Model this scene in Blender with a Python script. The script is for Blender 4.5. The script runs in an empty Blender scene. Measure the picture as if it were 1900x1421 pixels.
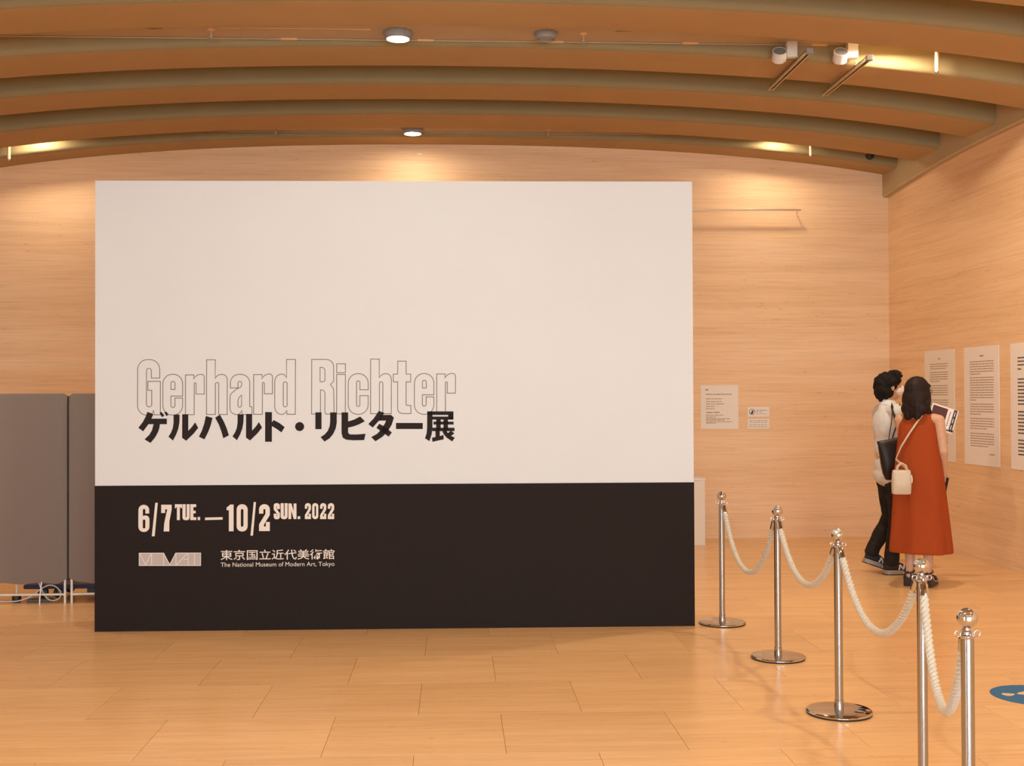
import bpy, bmesh, math, random
from mathutils import Vector, Matrix, noise
random.seed(7)
R = math.radians
scene = bpy.context.scene
C = scene.collection

# ------------------------------------------------------------------ camera
F, PITCH, YAW, ROLL, EYE = 2196.0, .0121, .04941, .00382, 1.5
def cam_axes():
    def ray(u, v, w):
        cr, sr = math.cos(ROLL), math.sin(ROLL)
        x, z2 = cr*u + sr*v, -sr*u + cr*v
        cp, sp = math.cos(PITCH), math.sin(PITCH)
        y, z = cp*w - sp*z2, sp*w + cp*z2
        cy, sy = math.cos(YAW), math.sin(YAW)
        return Vector((cy*x + sy*y, -sy*x + cy*y, z))
    return ray(1, 0, 0), ray(0, 1, 0), ray(0, 0, 1)
_r, _u, _f = cam_axes()
cd = bpy.data.cameras.new('camera'); cd.sensor_width = 36; cd.lens = 36*F/1900; cd.clip_start = .05
cam = bpy.data.objects.new('camera', cd); C.objects.link(cam)
cam.matrix_world = Matrix(((_r.x, _u.x, -_f.x, 0), (_r.y, _u.y, -_f.y, 0), (_r.z, _u.z, -_f.z, EYE), (0, 0, 0, 1)))
scene.camera = cam

# ------------------------------------------------------------------ world, windows' daylight, exposure
w = bpy.data.worlds.new('sky'); scene.world = w; w.use_nodes = True
bg = w.node_tree.nodes['Background']; bg.inputs[0].default_value = (.71, .90, 1.06, 1); bg.inputs[1].default_value = 5.6
vs = scene.view_settings
vs.view_transform = 'Standard'; vs.look = 'None'; vs.gamma = 1; vs.use_curve_mapping = False
vs.exposure = 1.37
def portal(loc, rot, sx, sy):
    l = bpy.data.lights.new('window_portal', 'AREA'); l.shape = 'RECTANGLE'; l.size = sx; l.size_y = sy
    l.cycles.is_portal = True
    o = bpy.data.objects.new('window_portal', l); o.location = loc; o.rotation_euler = rot; C.objects.link(o)
portal((.7, -5.95, 1.7), (R(90), 0, 0), 7.4, 3.2)
portal((-5.45, -2.7, 1.7), (0, R(-90), 0), 3.2, 3.4)
LAMP_COL = (1, .835, .60)
LAMP_W = 11.6

# ------------------------------------------------------------------ materials
def new_mat(name):
    m = bpy.data.materials.new(name); m.use_nodes = True
    return m, m.node_tree, m.node_tree.nodes['Principled BSDF']
def setp(b, col=None, rough=None, metal=None, spec=None, **kw):
    if col is not None: b.inputs['Base Color'].default_value = (*col, 1)
    if rough is not None: b.inputs['Roughness'].default_value = rough
    if metal is not None: b.inputs['Metallic'].default_value = metal
    if spec is not None: b.inputs['Specular IOR Level'].default_value = spec
    for k, v in kw.items(): b.inputs[k].default_value = v
def N(nt, typ, **kw):
    n = nt.nodes.new(typ)
    for k, v in kw.items():
        if k in n.inputs: n.inputs[k].default_value = v
        else: setattr(n, k, v)
    return n
def mapped(nt, scale, per_object=False, coord='Position'):
    L = nt.links
    if coord == 'Position': src = N(nt, 'ShaderNodeNewGeometry').outputs['Position']
    else: src = N(nt, 'ShaderNodeTexCoord').outputs[coord]
    if per_object:
        oi = N(nt, 'ShaderNodeObjectInfo')
        mul = N(nt, 'ShaderNodeMath', operation='MULTIPLY'); mul.inputs[1].default_value = 37.0
        L.new(oi.outputs['Random'], mul.inputs[0])
        add = N(nt, 'ShaderNodeVectorMath', operation='ADD')
        L.new(src, add.inputs[0]); L.new(mul.outputs[0], add.inputs[1]); src = add.outputs[0]
    mp = N(nt, 'ShaderNodeMapping'); mp.inputs['Scale'].default_value = scale
    L.new(src, mp.inputs['Vector'])
    return mp.outputs[0]
def ramp(nt, fac, stops):
    r = N(nt, 'ShaderNodeValToRGB'); e = r.color_ramp.elements
    while len(e) < len(stops): e.new(.5)
    for el, (p, c) in zip(e, stops): el.position = p; el.color = (*c, 1)
    nt.links.new(fac, r.inputs[0]); return r.outputs[0]
def mixc(nt, fac, a, b, mode='MIX'):
    m = N(nt, 'ShaderNodeMix', data_type='RGBA', blend_type=mode)
    for i, v in ((0, fac), (6, a), (7, b)):
        if hasattr(v, 'links'): nt.links.new(v, m.inputs[i])
        else: m.inputs[i].default_value = v if not isinstance(v, tuple) else (*v, 1)
    return m.outputs[2]
def travertine(name, s1, s2, c_lo, c_mid, c_hi, pit_col, pit_scale, rough, spec, per_object, pit_amt=.75, var=.05):
    m, nt, b = new_mat(name); L = nt.links
    v1 = mapped(nt, s1, per_object); v2 = mapped(nt, s2, per_object); v3 = mapped(nt, pit_scale, per_object)
    n1 = N(nt, 'ShaderNodeTexNoise', Scale=1.0, Detail=6.0, Roughness=.62, Distortion=.35); L.new(v1, n1.inputs['Vector'])
    n2 = N(nt, 'ShaderNodeTexNoise', Scale=1.0, Detail=5.0, Roughness=.7); L.new(v2, n2.inputs['Vector'])
    n3 = N(nt, 'ShaderNodeTexNoise', Scale=1.0, Detail=3.0, Roughness=.6); L.new(v3, n3.inputs['Vector'])
    a = ramp(nt, n1.outputs[0], [(.30, c_lo), (.5, c_mid), (.72, c_hi)])
    fine = ramp(nt, n2.outputs[0], [(.30, (.87, .845, .81)), (.55, (1, 1, 1)), (.75, (1.0, 1.0, 1.0))])
    a = mixc(nt, 1.0, a, fine, 'MULTIPLY')
    pit = ramp(nt, n3.outputs[0], [(.655, (0, 0, 0)), (.72, (1, 1, 1))])
    band = ramp(nt, n1.outputs[0], [(.42, (1, 1, 1)), (.56, (.15, .15, .15))])
    pf = N(nt, 'ShaderNodeMath', operation='MULTIPLY'); L.new(pit, pf.inputs[0]); L.new(band, pf.inputs[1])
    pm = N(nt, 'ShaderNodeMath', operation='MULTIPLY'); pm.inputs[1].default_value = pit_amt; L.new(pf.outputs[0], pm.inputs[0])
    a = mixc(nt, pm.outputs[0], a, pit_col)
    if per_object:
        oi = N(nt, 'ShaderNodeObjectInfo')
        mr = N(nt, 'ShaderNodeMapRange'); mr.inputs['To Min'].default_value = 1 - var; mr.inputs['To Max'].default_value = 1 + var*.5
        L.new(oi.outputs['Random'], mr.inputs['Value'])
        a = mixc(nt, 1.0, a, mr.outputs[0], 'MULTIPLY')
    L.new(a, b.inputs['Base Color'])
    bump = N(nt, 'ShaderNodeBump', Strength=.06, Distance=.01); L.new(pf.outputs[0], bump.inputs['Height']); bump.invert = True
    L.new(bump.outputs[0], b.inputs['Normal'])
    setp(b, rough=rough, spec=spec)
    return m
def plain(name, col, rough=.5, metal=0, spec=.5, noise_amt=.0, nscale=40, bump=0, **kw):
    m, nt, b = new_mat(name); setp(b, col, rough, metal, spec, **kw)
    n = N(nt, 'ShaderNodeTexNoise', Scale=float(nscale), Detail=4.0)
    nt.links.new(mapped(nt, (1, 1, 1), False, 'Object'), n.inputs['Vector'])
    if noise_amt:
        lo = tuple(c*(1-noise_amt) for c in col); hi = tuple(min(1, c*(1+noise_amt)) for c in col)
        nt.links.new(ramp(nt, n.outputs[0], [(.3, lo), (.7, hi)]), b.inputs['Base Color'])
    if bump:
        bp = N(nt, 'ShaderNodeBump', Strength=bump, Distance=.004); nt.links.new(n.outputs[0], bp.inputs['Height'])
        nt.links.new(bp.outputs[0], b.inputs['Normal'])
    return m
def emit(name, col, s):
    m, nt, b = new_mat(name); setp(b, (0, 0, 0), .5)
    b.inputs['Emission Color'].default_value = (*col, 1); b.inputs['Emission Strength'].default_value = s
    return m
def glass():
    m = bpy.data.materials.new('window_glass'); m.use_nodes = True; nt = m.node_tree; nt.nodes.clear()
    o = N(nt, 'ShaderNodeOutputMaterial'); t = N(nt, 'ShaderNodeBsdfTransparent'); g = N(nt, 'ShaderNodeBsdfGlossy')
    g.inputs['Roughness'].default_value = .02; t.inputs[0].default_value = (.93, .96, .95, 1)
    f = N(nt, 'ShaderNodeFresnel', IOR=1.45); mx = N(nt, 'ShaderNodeMixShader')
    nt.links.new(f.outputs[0], mx.inputs[0]); nt.links.new(t.outputs[0], mx.inputs[1]); nt.links.new(g.outputs[0], mx.inputs[2])
    nt.links.new(mx.outputs[0], o.inputs[0]); return m

M = {}
M['wall'] = travertine('travertine_wall', (.35, .35, 7), (1.6, 1.6, 60), (.80, .52, .295), (.87, .58, .345), (.90, .63, .40), (.46, .24, .10), (9, 9, 55), .55, .3, False, .6)
M['tile'] = travertine('travertine_floor', (.55, 7, 1), (2.2, 55, 1), (.75, .45, .215), (.81, .49, .24), (.85, .53, .27), (.34, .16, .07), (16, 70, 1), .25, .32, True, .55)
M['grout'] = plain('grout', (.30, .18, .10), .8)
M['plaster'] = plain('ceiling_plaster', (.445, .288, .140), .85, spec=.2, noise_amt=.03, nscale=3, bump=.05)
M['rib_side'] = plain('rib_side_shade', (.30, .228, .115), .85, spec=.2, noise_amt=.03, nscale=3)  # same plaster; dimmer, olive light on the rib sides put into the colour
M['beam'] = plain('beam_paint', (.52, .40, .235), .85, spec=.2, noise_amt=.03, nscale=3)
M['board'] = plain('ceiling_board', (.46, .345, .23), .8, spec=.2, noise_amt=.05, nscale=2)
M['slot'] = plain('slot_trim', (.75, .45, .22), .6)
M['dark'] = plain('dark_gap', (.03, .022, .018), .8)
M['smudge'] = plain('board_smudge', (.30, .22, .17), .9, noise_amt=.4, nscale=14)
M['white'] = plain('panel_white', (.675, .695, .725), .6, spec=.3, noise_amt=.008, nscale=2)
M['black'] = plain('panel_black', (.018, .0125, .0115), .75, spec=.16, noise_amt=.06, nscale=60)
M['print_black'] = plain('print_black', (.026, .020, .020), .8, spec=.12)
M['print_line'] = plain('print_line', (.14, .09, .07), .8, spec=.1)
M['print_pale'] = plain('print_pale', (.78, .71, .66), .8, spec=.1)
M['logo_fill'] = plain('logo_fill', (.50, .43, .42), .8, spec=.1)
M['paper'] = plain('paper', (.84, .75, .67), .7, spec=.2)
M['paper2'] = plain('paper_grey', (.88, .79, .74), .7, spec=.2)
M['ink'] = plain('ink_brown', (.40, .27, .19), .9, spec=.1)
M['ink_dark'] = plain('ink_dark', (.06, .05, .05), .8)
M['chrome'] = plain('chrome', (.60, .60, .61), .05, 1)
M['steel'] = plain('steel', (.42, .425, .44), .16, 1)
M['rail'] = plain('rail_metal', (.74, .64, .48), .3, 1)
M['rubber'] = plain('rubber', (.015, .014, .013), .7)
M['rope'] = plain('rope', (.62, .57, .49), .85, spec=.1, noise_amt=.12, nscale=150)
M['fabric'] = plain('screen_fabric', (.238, .190, .168), .95, spec=.1, noise_amt=.10, nscale=420, bump=.3)
M['whitemetal'] = plain('white_metal', (.80, .76, .73), .35)
M['navy'] = plain('navy_bar', (.012, .012, .05), .5)
M['castor'] = plain('castor_black', (.02, .018, .018), .5)
M['castor_hub'] = plain('castor_hub', (.20, .22, .23), .35)
M['cable'] = plain('cable_white', (.72, .66, .58), .5)
M['greybox'] = plain('grey_equipment', (.10, .09, .09), .6)
M['lampgrey'] = plain('lamp_grey', (.28, .26, .25), .5)
M['lampwhite'] = plain('lamp_white', (.72, .68, .64), .5)
M['lens'] = plain('lens_glass', (.22, .24, .24), .1)
M['glow'] = emit('lamp_glow', (1, .86, .66), 14)
M['brass'] = plain('pale_rod', (.75, .58, .36), .35, .3)
M['blue'] = plain('sticker_blue', (.03, .15, .33), .6, spec=.2)
M['stickerfoot'] = plain('sticker_foot', (.72, .52, .36), .6)
M['glass'] = glass()
M['winframe'] = plain('window_frame', (.12, .10, .09), .4, .6)
M['skin'] = plain('skin', (.62, .36, .235), .55, spec=.3, noise_amt=.04, nscale=30)
M['hair_black'] = plain('hair_black', (.010, .007, .006), .7, spec=.2, noise_amt=.3, nscale=60, bump=.2)
M['hair_brown'] = plain('hair_brown', (.018, .008, .007), .62, spec=.25, noise_amt=.3, nscale=60, bump=.2)
M['dress'] = plain('dress_rust', (.34, .058, .013), .85, spec=.15, noise_amt=.06, nscale=300, bump=.1)
M['shirt'] = plain('shirt_white', (.74, .73, .75), .85, spec=.15, noise_amt=.03, nscale=12, bump=.15)
M['trousers'] = plain('trousers_black', (.028, .022, .020), .9, spec=.15, noise_amt=.25, nscale=25, bump=.2)
M['mask'] = plain('face_mask', (.78, .74, .74), .8)
M['leather'] = plain('tote_leather', (.020, .009, .008), .42, spec=.35, noise_amt=.3, nscale=9, bump=.5)
M['patch'] = plain('tote_patch', (.28, .19, .10), .5)
M['cream'] = plain('bag_cream', (.60, .50, .39), .5, noise_amt=.03, nscale=20)
M['sole'] = plain('sole_grey', (.36, .32, .28), .7)
M['solewhite'] = plain('sole_white', (.66, .60, .54), .7)
M['sneaker'] = plain('sneaker_black', (.02, .018, .018), .7)
M['shoe'] = plain('sandal_black', (.022, .014, .013), .4)
M['maroon'] = plain('cover_maroon', (.085, .015, .012), .5)

# ------------------------------------------------------------------ object helpers
def tag(o, label=None, cat=None, group=None, kind=None):
    for k, v in (('label', label), ('category', cat), ('group', group), ('kind', kind)):
        if v: o[k] = v
    return o
def empty(name, loc=(0, 0, 0), rz=0, label=None, cat=None, group=None, kind=None):
    o = bpy.data.objects.new(name, None); o.empty_display_size = .1
    o.location = loc; o.rotation_euler = (0, 0, rz); C.objects.link(o)
    return tag(o, label, cat, group, kind)
def link(name, me, mat, parent=None):
    if mat is not None and not me.materials: me.materials.append(mat)
    o = bpy.data.objects.new(name, me); C.objects.link(o)
    if parent: o.parent = parent
    return o
class MB:
    def __init__(s): s.v = []; s.f = []
    def add(s, vs, fs):
        b = len(s.v); s.v += [tuple(v) for v in vs]; s.f += [tuple(i+b for i in f) for f in fs]; return s
    def box(s, a, b, T=None):
        x0, y0, z0 = a; x1, y1, z1 = b
        vs = [(x0,y0,z0),(x1,y0,z0),(x1,y1,z0),(x0,y1,z0),(x0,y0,z1),(x1,y0,z1),(x1,y1,z1),(x0,y1,z1)]
        if T: vs = [T @ Vector(v) for v in vs]
        return s.add(vs, [(0,3,2,1),(4,5,6,7),(0,1,5,4),(1,2,6,5),(2,3,7,6),(3,0,4,7)])
    def lathe(s, prof, n=32, T=None):
        vs = []; fs = []
        for r, z in prof:
            for i in range(n):
                a = 2*math.pi*i/n; vs.append(Vector((r*math.cos(a), r*math.sin(a), z)))
        for k in range(len(prof)-1):
            for i in range(n):
                j = (i+1) % n; fs.append((k*n+i, k*n+j, (k+1)*n+j, (k+1)*n+i))
        fs.append(tuple(reversed(range(n)))); fs.append(tuple((len(prof)-1)*n+i for i in range(n)))
        if T: vs = [T @ v for v in vs]
        return s.add(vs, fs)
    def tube(s, pts, r, n=10, closed=False, lobes=0, amp=0, twist=0, flat=None):
        pts = [Vector(p) for p in pts]; m = len(pts); vs = []; fs = []
        up = Vector((0, 0, 1)); prev = None
        L = 0
        for k, p in enumerate(pts):
            if closed: t = pts[(k+1) % m] - pts[k-1]
            else: t = pts[min(k+1, m-1)] - pts[max(k-1, 0)]
            t.normalize()
            if prev is None:
                ref = up if abs(t.z) < .95 else Vector((1, 0, 0)); a = t.cross(ref).normalized()
            else: a = (prev - t*prev.dot(t)).normalized()
            prev = a; bb = t.cross(a)
            if k: L += (pts[k]-pts[k-1]).length
            rr = r[k] if isinstance(r, (list, tuple)) else r
            for i in range(n):
                th = 2*math.pi*i/n; q = rr
                if lobes: q = rr*(1 - amp + amp*abs(math.cos(lobes/2*(th - twist*L)))**.8*1.0)
                ca, sb = math.cos(th)*q, math.sin(th)*q
                if flat: ca *= flat[0]; sb *= flat[1]
                vs.append(p + a*ca + bb*sb)
        mm = m if closed else m-1
        for k in range(mm):
            k2 = (k+1) % m
            for i in range(n):
                j = (i+1) % n; fs.append((k*n+i, k*n+j, k2*n+j, k2*n+i))
        if not closed: fs.append(tuple(reversed(range(n)))); fs.append(tuple((m-1)*n+i for i in range(n)))
        return s.add(vs, fs)
    def loft(s, rings, caps=True):
        n = len(rings[0]); vs = [v for r in rings for v in r]; fs = []
        for k in range(len(rings)-1):
            for i in range(n):
                j = (i+1) % n; fs.append((k*n+i, k*n+j, (k+1)*n+j, (k+1)*n+i))
        if caps: fs.append(tuple(reversed(range(n)))); fs.append(tuple((len(rings)-1)*n+i for i in range(n)))
        return s.add(vs, fs)
    def mesh(s, name, smooth=None, fix=True):
        me = bpy.data.meshes.new(name); me.from_pydata(s.v, [], s.f)
        if fix:
            bm = bmesh.new(); bm.from_mesh(me); bmesh.ops.recalc_face_normals(bm, faces=bm.faces); bm.to_mesh(me); bm.free()
        if smooth is not None:
            me.shade_smooth(); me.set_sharp_from_angle(angle=R(smooth))
        me.update(); return me
    def build(s, name, mat, parent=None, smooth=None, bevel=0):
        me = s.mesh(name, smooth)
        if bevel:
            bm = bmesh.new(); bm.from_mesh(me)
            bmesh.ops.bevel(bm, geom=bm.edges[:], offset=bevel, segments=2, affect='EDGES', profile=.6); bm.to_mesh(me); bm.free()
        return link(name, me, mat, parent)
def evaluated(me, mods):
    o = bpy.data.objects.new('tmp', me); C.objects.link(o)
    for typ, kw in mods:
        m = o.modifiers.new(typ, typ)
        for k, v in kw.items(): setattr(m, k, v)
    dg = bpy.context.evaluated_depsgraph_get()
    out = bpy.data.meshes.new_from_object(o.evaluated_get(dg))
    bpy.data.objects.remove(o); return out
def blob(parts, voxel=.006, smooth=6, name='body'):
    """one continuous surface grown over tapered limbs ('c') and ellipsoids ('e')"""
    bm = bmesh.new()
    def ico(sub=3):
        b = bmesh.new(); bmesh.ops.create_icosphere(b, subdivisions=sub, radius=1)
        v = [x.co.copy() for x in b.verts]; f = [[q.index for q in p.verts] for p in b.faces]; b.free(); return v, f
    sv, sf = ico(3); cv, _ = ico(2)
    for p in parts:
        if p[0] == 'e':
            _, c, r = p[:3]; rot = Matrix.Rotation(p[3][1], 3, p[3][0]) if len(p) > 3 else Matrix.Identity(3)
            vs_ = [bm.verts.new(rot @ Vector((v.x*r[0], v.y*r[1], v.z*r[2])) + Vector(c)) for v in sv]
            for f in sf: bm.faces.new([vs_[i] for i in f])
        else:
            _, a, b, ra, rb = p
            vs_ = [bm.verts.new(v*ra + Vector(a)) for v in cv] + [bm.verts.new(v*rb + Vector(b)) for v in cv]
            g = bmesh.ops.convex_hull(bm, input=vs_)
            bmesh.ops.delete(bm, geom=list({x for x in g['geom_interior'] + g['geom_unused'] if isinstance(x, bmesh.types.BMVert)}), context='VERTS')
    me = bpy.data.meshes.new(name); bm.to_mesh(me); bm.free()
    out = evaluated(me, [('REMESH', dict(mode='VOXEL', voxel_size=voxel, use_smooth_shade=True)), ('SMOOTH', dict(factor=.5, iterations=smooth))])
    out.name = name; out.shade_smooth(); return out
def displace(me, fn):
    nrm = [v.normal.copy() for v in me.vertices]
    for v, n_ in zip(me.vertices, nrm): v.co += n_*fn(v.co, n_)
    me.update()
def copy_tree(o, parent=None):
    c = o.copy(); C.objects.link(c); c.parent = parent
    for ch in o.children: copy_tree(ch, c)
    return c

# 2D glyph helpers ---------------------------------------------------
def rpoly(pts, seg=7):
    """closed polygon whose corners may carry a fillet radius (x, y, r)"""
    out = []; n = len(pts)
    for i, p in enumerate(pts):
        P = Vector(p[:2])
        if len(p) < 3: out.append(P); continue
        A = Vector(pts[i-1][:2]) - P; B = Vector(pts[(i+1) % n][:2]) - P
        la, lb = A.length, B.length; A.normalize(); B.normalize()
        ang = A.angle(B); d = p[2]/math.tan(ang/2)
        d = min(d, la*.98, lb*.98); r = d*math.tan(ang/2)
        c = P + (A+B).normalized()*(r/math.sin(ang/2))
        s, e = P + A*d, P + B*d
        a0 = math.atan2(s.y-c.y, s.x-c.x); a1 = math.atan2(e.y-c.y, e.x-c.x)
        da = (a1-a0+math.pi) % (2*math.pi) - math.pi
        for k in range(seg+1):
            t = a0 + da*k/seg; out.append(Vector((c.x+r*math.cos(t), c.y+r*math.sin(t))))
    return out
def ribbon(mb, pts, wd, closed=True):
    """flat line of constant width in the XZ plane"""
    P = [Vector(p[:2]) for p in pts]
    Q = [P[0]]
    for p in P[1:]:
        if (p-Q[-1]).length > 1e-5: Q.append(p)
    if closed and (Q[0]-Q[-1]).length < 1e-5: Q.pop()
    n = len(Q); vs_ = []
    for i, p in enumerate(Q):
        a = (p - Q[i-1]).normalized() if (closed or i) else (Q[1]-p).normalized()
        b = (Q[(i+1) % n] - p).normalized() if (closed or i < n-1) else a
        na = Vector((-a.y, a.x)); nb = Vector((-b.y, b.x)); m = na+nb
        m = m.normalized() if m.length > 1e-6 else na
        k = min(2.0, 1/max(.3, m.dot(na)))
        vs_ += [p + m*wd/2*k, p - m*wd/2*k]
    fs = []
    for i in range(n if closed else n-1):
        j = (i+1) % n; fs.append((2*i, 2*i+1, 2*j+1, 2*j))
    mb.add([(v.x, 0, v.y) for v in vs_], fs)
def fill(mb, loops):
    """filled flat shape with holes in the XZ plane"""
    cu = bpy.data.curves.new('glyph', 'CURVE'); cu.dimensions = '2D'; cu.fill_mode = 'BOTH'
    for lp in loops:
        sp = cu.splines.new('POLY'); sp.points.add(len(lp)-1)
        for q, p in zip(sp.points, lp): q.co = (p[0], p[1], 0, 1)
        sp.use_cyclic_u = True
    o = bpy.data.objects.new('glyph', cu); C.objects.link(o)
    me = bpy.data.meshes.new_from_object(o.evaluated_get(bpy.context.evaluated_depsgraph_get()))
    mb.add([(v.co.x, 0, v.co.y) for v in me.vertices], [tuple(p.vertices) for p in me.polygons])
    bpy.data.objects.remove(o); bpy.data.curves.remove(cu); bpy.data.meshes.remove(me)
def text_mesh(mb, body, x0, x1, z0, bold=0, zh=None):
    """line of type in the built-in font, fitted between x0 and x1 on baseline z0"""
    cu = bpy.data.curves.new('type', 'FONT'); cu.body = body; cu.size = 1; cu.resolution_u = 3; cu.offset = bold
    o = bpy.data.objects.new('type', cu); C.objects.link(o)
    me = bpy.data.meshes.new_from_object(o.evaluated_get(bpy.context.evaluated_depsgraph_get()))
    if len(me.vertices):
        xs = [v.co.x for v in me.vertices]; ys = [v.co.y for v in me.vertices]
        s = (x1-x0)/(max(xs)-min(xs)); sz = s
        yb = 0
        if zh: sz = zh/(max(ys)-min(ys)); yb = min(ys)
        mb.add([(x0+(v.co.x-min(xs))*s, 0, z0+(v.co.y-yb)*sz) for v in me.vertices], [tuple(p.vertices) for p in me.polygons])
    bpy.data.objects.remove(o); bpy.data.curves.remove(cu); bpy.data.meshes.remove(me)

# ------------------------------------------------------------------ room
YB, YF, XL = 12.42, -6.0, -5.5
XR = lambda y: 4.65 + (YB-y)*.045 if y > 8 else 4.849
def arch(x):
    d = x + .1
    return 4.157 - .0088*d*d - .0002*d**4
ZTOP = 4.75
# floor: slab + travertine tiles
A_, B_, X0, Y0 = .77754, .63327, -1.33689, 4.9985
fl = MB().box((XL-.1, YF-.1, -.15), (5.0, YB+.1, -.010)).build('floor', M['grout']); tag(fl, kind='structure')
rows = []
yy = Y0 - 2*B_
k = -2
tile_cache = {}
GAP = .0016; GAPY = .0007
def tile(xa, xb, ya, yb):
    key = (round(xb-xa, 3), round(yb-ya, 3))
    if key not in tile_cache:
        hx, hy, e = (xb-xa)/2-GAP/2, (yb-ya)/2-GAPY/2, .0006
        mb = MB(); r0 = [(-hx,-hy,-.012),(hx,-hy,-.012),(hx,hy,-.012),(-hx,hy,-.012)]
        r1 = [(x, y, -e) for x, y, _ in r0]; r2 = [(x-math.copysign(e, x), y-math.copysign(e, y), 0) for x, y, _ in r0]
        mb.loft([r0, r1, r2]); tile_cache[key] = mb.mesh('floor_tile'); tile_cache[key].materials.append(M['tile'])
    o = link('floor_tile', tile_cache[key], None, fl); o.location = ((xa+xb)/2, (ya+yb)/2, 0)
y = Y0 - 2*B_; k = 0
while y < YB-.01:
    y2 = min(y+B_, YB)
    off = X0 + (0 if k % 2 == 0 else -.5*A_)
    i0 = math.floor((XL-off)/A_)
    x = off + i0*A_
    while x < 4.85:
        xa, xb = max(x, XL), min(x+A_, 4.85)
        if xb-xa > .02: tile(xa, xb, y, y2)
        x += A_
    y = y2; k += 1
# the rest of the floor, nearer than the camera sees, in wide courses
sl = MB(); yy = Y0-2*B_
while yy > YF:
    ya = max(yy-B_, YF); sl.box((XL, ya+GAP/2, -.012), (4.85, yy-GAP/2, 0)); yy = ya
o = sl.build('floor_course', M['tile'], fl); o['kind'] = 'stuff'

wb = MB().box((XL-.2, YB, 0), (4.95, YB+.2, 4.6)).build('wall_back', M['wall']); tag(wb, kind='structure')
wr = MB()
ys = [YF, 8.0, YB]
ring = lambda y: [(XR(y), y, 0), (XR(y)+.25, y, 0), (XR(y)+.25, y, 4.6), (XR(y), y, 4.6)]
wr.loft([ring(YF), ring(8.0), ring(YB)])
o = wr.build('wall_right', M['wall']); tag(o, kind='structure')
WY0, WY1 = -4.4, -1.0
wl = MB().box((XL-.2, YF-.2, 0), (XL, WY0, 4.6)).box((XL-.2, WY1, 0), (XL, YB, 4.6)).box((XL-.2, WY0, 0), (XL, WY1, .1)).box((XL-.2, WY0, 3.3), (XL, WY1, 4.6)).build('wall_left', M['wall']); tag(wl, kind='structure')
win2 = MB().box((XL-.11, WY0, .1), (XL-.10, WY1, 3.3)).build('window_2', M['glass']); tag(win2, kind='structure')
for i in range(5):
    y = WY0 + (WY1-WY0)*i/4
    MB().box((XL-.16, y-.03, .1), (XL-.05, y+.03, 3.3)).build('mullion', M['winframe'], win2)
for z in (.1, 3.3): MB().box((XL-.16, WY0, z-.03), (XL-.05, WY1, z+.03)).build('window_rail', M['winframe'], win2)
WX0, WX1, WZ0, WZ1 = -3.0, 4.4, .1, 3.3
wf = MB()
wf.box((XL, YF-.2, 0), (WX0, YF, 4.6)); wf.box((WX1, YF-.2, 0), (4.95, YF, 4.6)); wf.box((WX0, YF-.2, 0), (WX1, YF, WZ0)); wf.box((WX0, YF-.2, WZ1), (WX1, YF, 4.6))
o = wf.build('wall_front', M['wall']); tag(o, kind='structure')
win = MB().box((WX0, YF-.11, WZ0), (WX1, YF-.10, WZ1)).build('window_1', M['glass']); tag(win, kind='structure')
for i in range(6):
    x = WX0 + (WX1-WX0)*i/5
    MB().box((x-.03, YF-.16, WZ0), (x+.03, YF-.05, WZ1)).build('mullion', M['winframe'], win)
for z in (WZ0, WZ1): MB().box((WX0, YF-.16, z-.03), (WX1, YF-.05, z+.03)).build('window_rail', M['winframe'], win)

# vaulted ceiling: slab plus arched ribs
XS = [XL + (4.95-XL)*i/48 for i in range(49)]
cl = MB()
cl.loft([[(x, YF-.2, arch(x)+.42), (x, YB+.2, arch(x)+.42), (x, YB+.2, arch(x)+.62), (x, YF-.2, arch(x)+.62)] for x in XS])
ceil = cl.build('ceiling', M['plaster'], smooth=30); tag(ceil, kind='structure')
ribs = [(7.90, 8.435), (8.93, 9.467), (10.0, 10.531), (11.07, 11.649), (12.03, YB)]
n = 7.90
while n > YF+.3:
    n -= 1.05; ribs.append((n, n+.535))
def rib(y0, y1):
    prof = [(y0-.03, .44)]
    prof += [(y0-.002, .10), (y0, .05)]
    for i in range(7):
        t = math.pi/2*i/6; prof.append((y0+.05-.05*math.cos(t), .05-.05*math.sin(t)))
    prof += [(y1, 0), (y1, .44)]
    mb = MB(); mb.loft([[(x, a, arch(x)+b) for a, b in prof] for x in XS])
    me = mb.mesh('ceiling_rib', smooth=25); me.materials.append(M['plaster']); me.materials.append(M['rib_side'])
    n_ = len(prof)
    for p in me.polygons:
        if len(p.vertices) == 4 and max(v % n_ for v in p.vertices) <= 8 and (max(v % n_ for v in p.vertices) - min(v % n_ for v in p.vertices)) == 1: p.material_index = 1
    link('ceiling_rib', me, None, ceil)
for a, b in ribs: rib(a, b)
# edge beam along the right wall
def beam_z(y):
    return 3.78 - .16*max(0, (y-9.3)/(YB-9.3))**2.2
bm_ = MB(); rings = []
for i in range(25):
    y = YF + (YB-YF)*i/24 if i < 8 else 7.2 + (YB-7.2)*(i-8)/16
    if i < 8: y = YF + (7.0-YF)*i/8
    x = XR(y); z = beam_z(y) if y > 9.3 else 3.78
    rings.append([(x-.062, y, z+.012), (x-.05, y, z), (x+.1, y, z), (x+.1, y, 4.5), (x-.062, y, 4.5)])
bm_.loft(rings); o = bm_.build('trim_1', M['beam'], smooth=25); tag(o, kind='structure')
o = MB().box((XL, YF, 3.75), (XL+.07, YB, 4.5)).build('trim_2', M['plaster']); tag(o, kind='structure')

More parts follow.
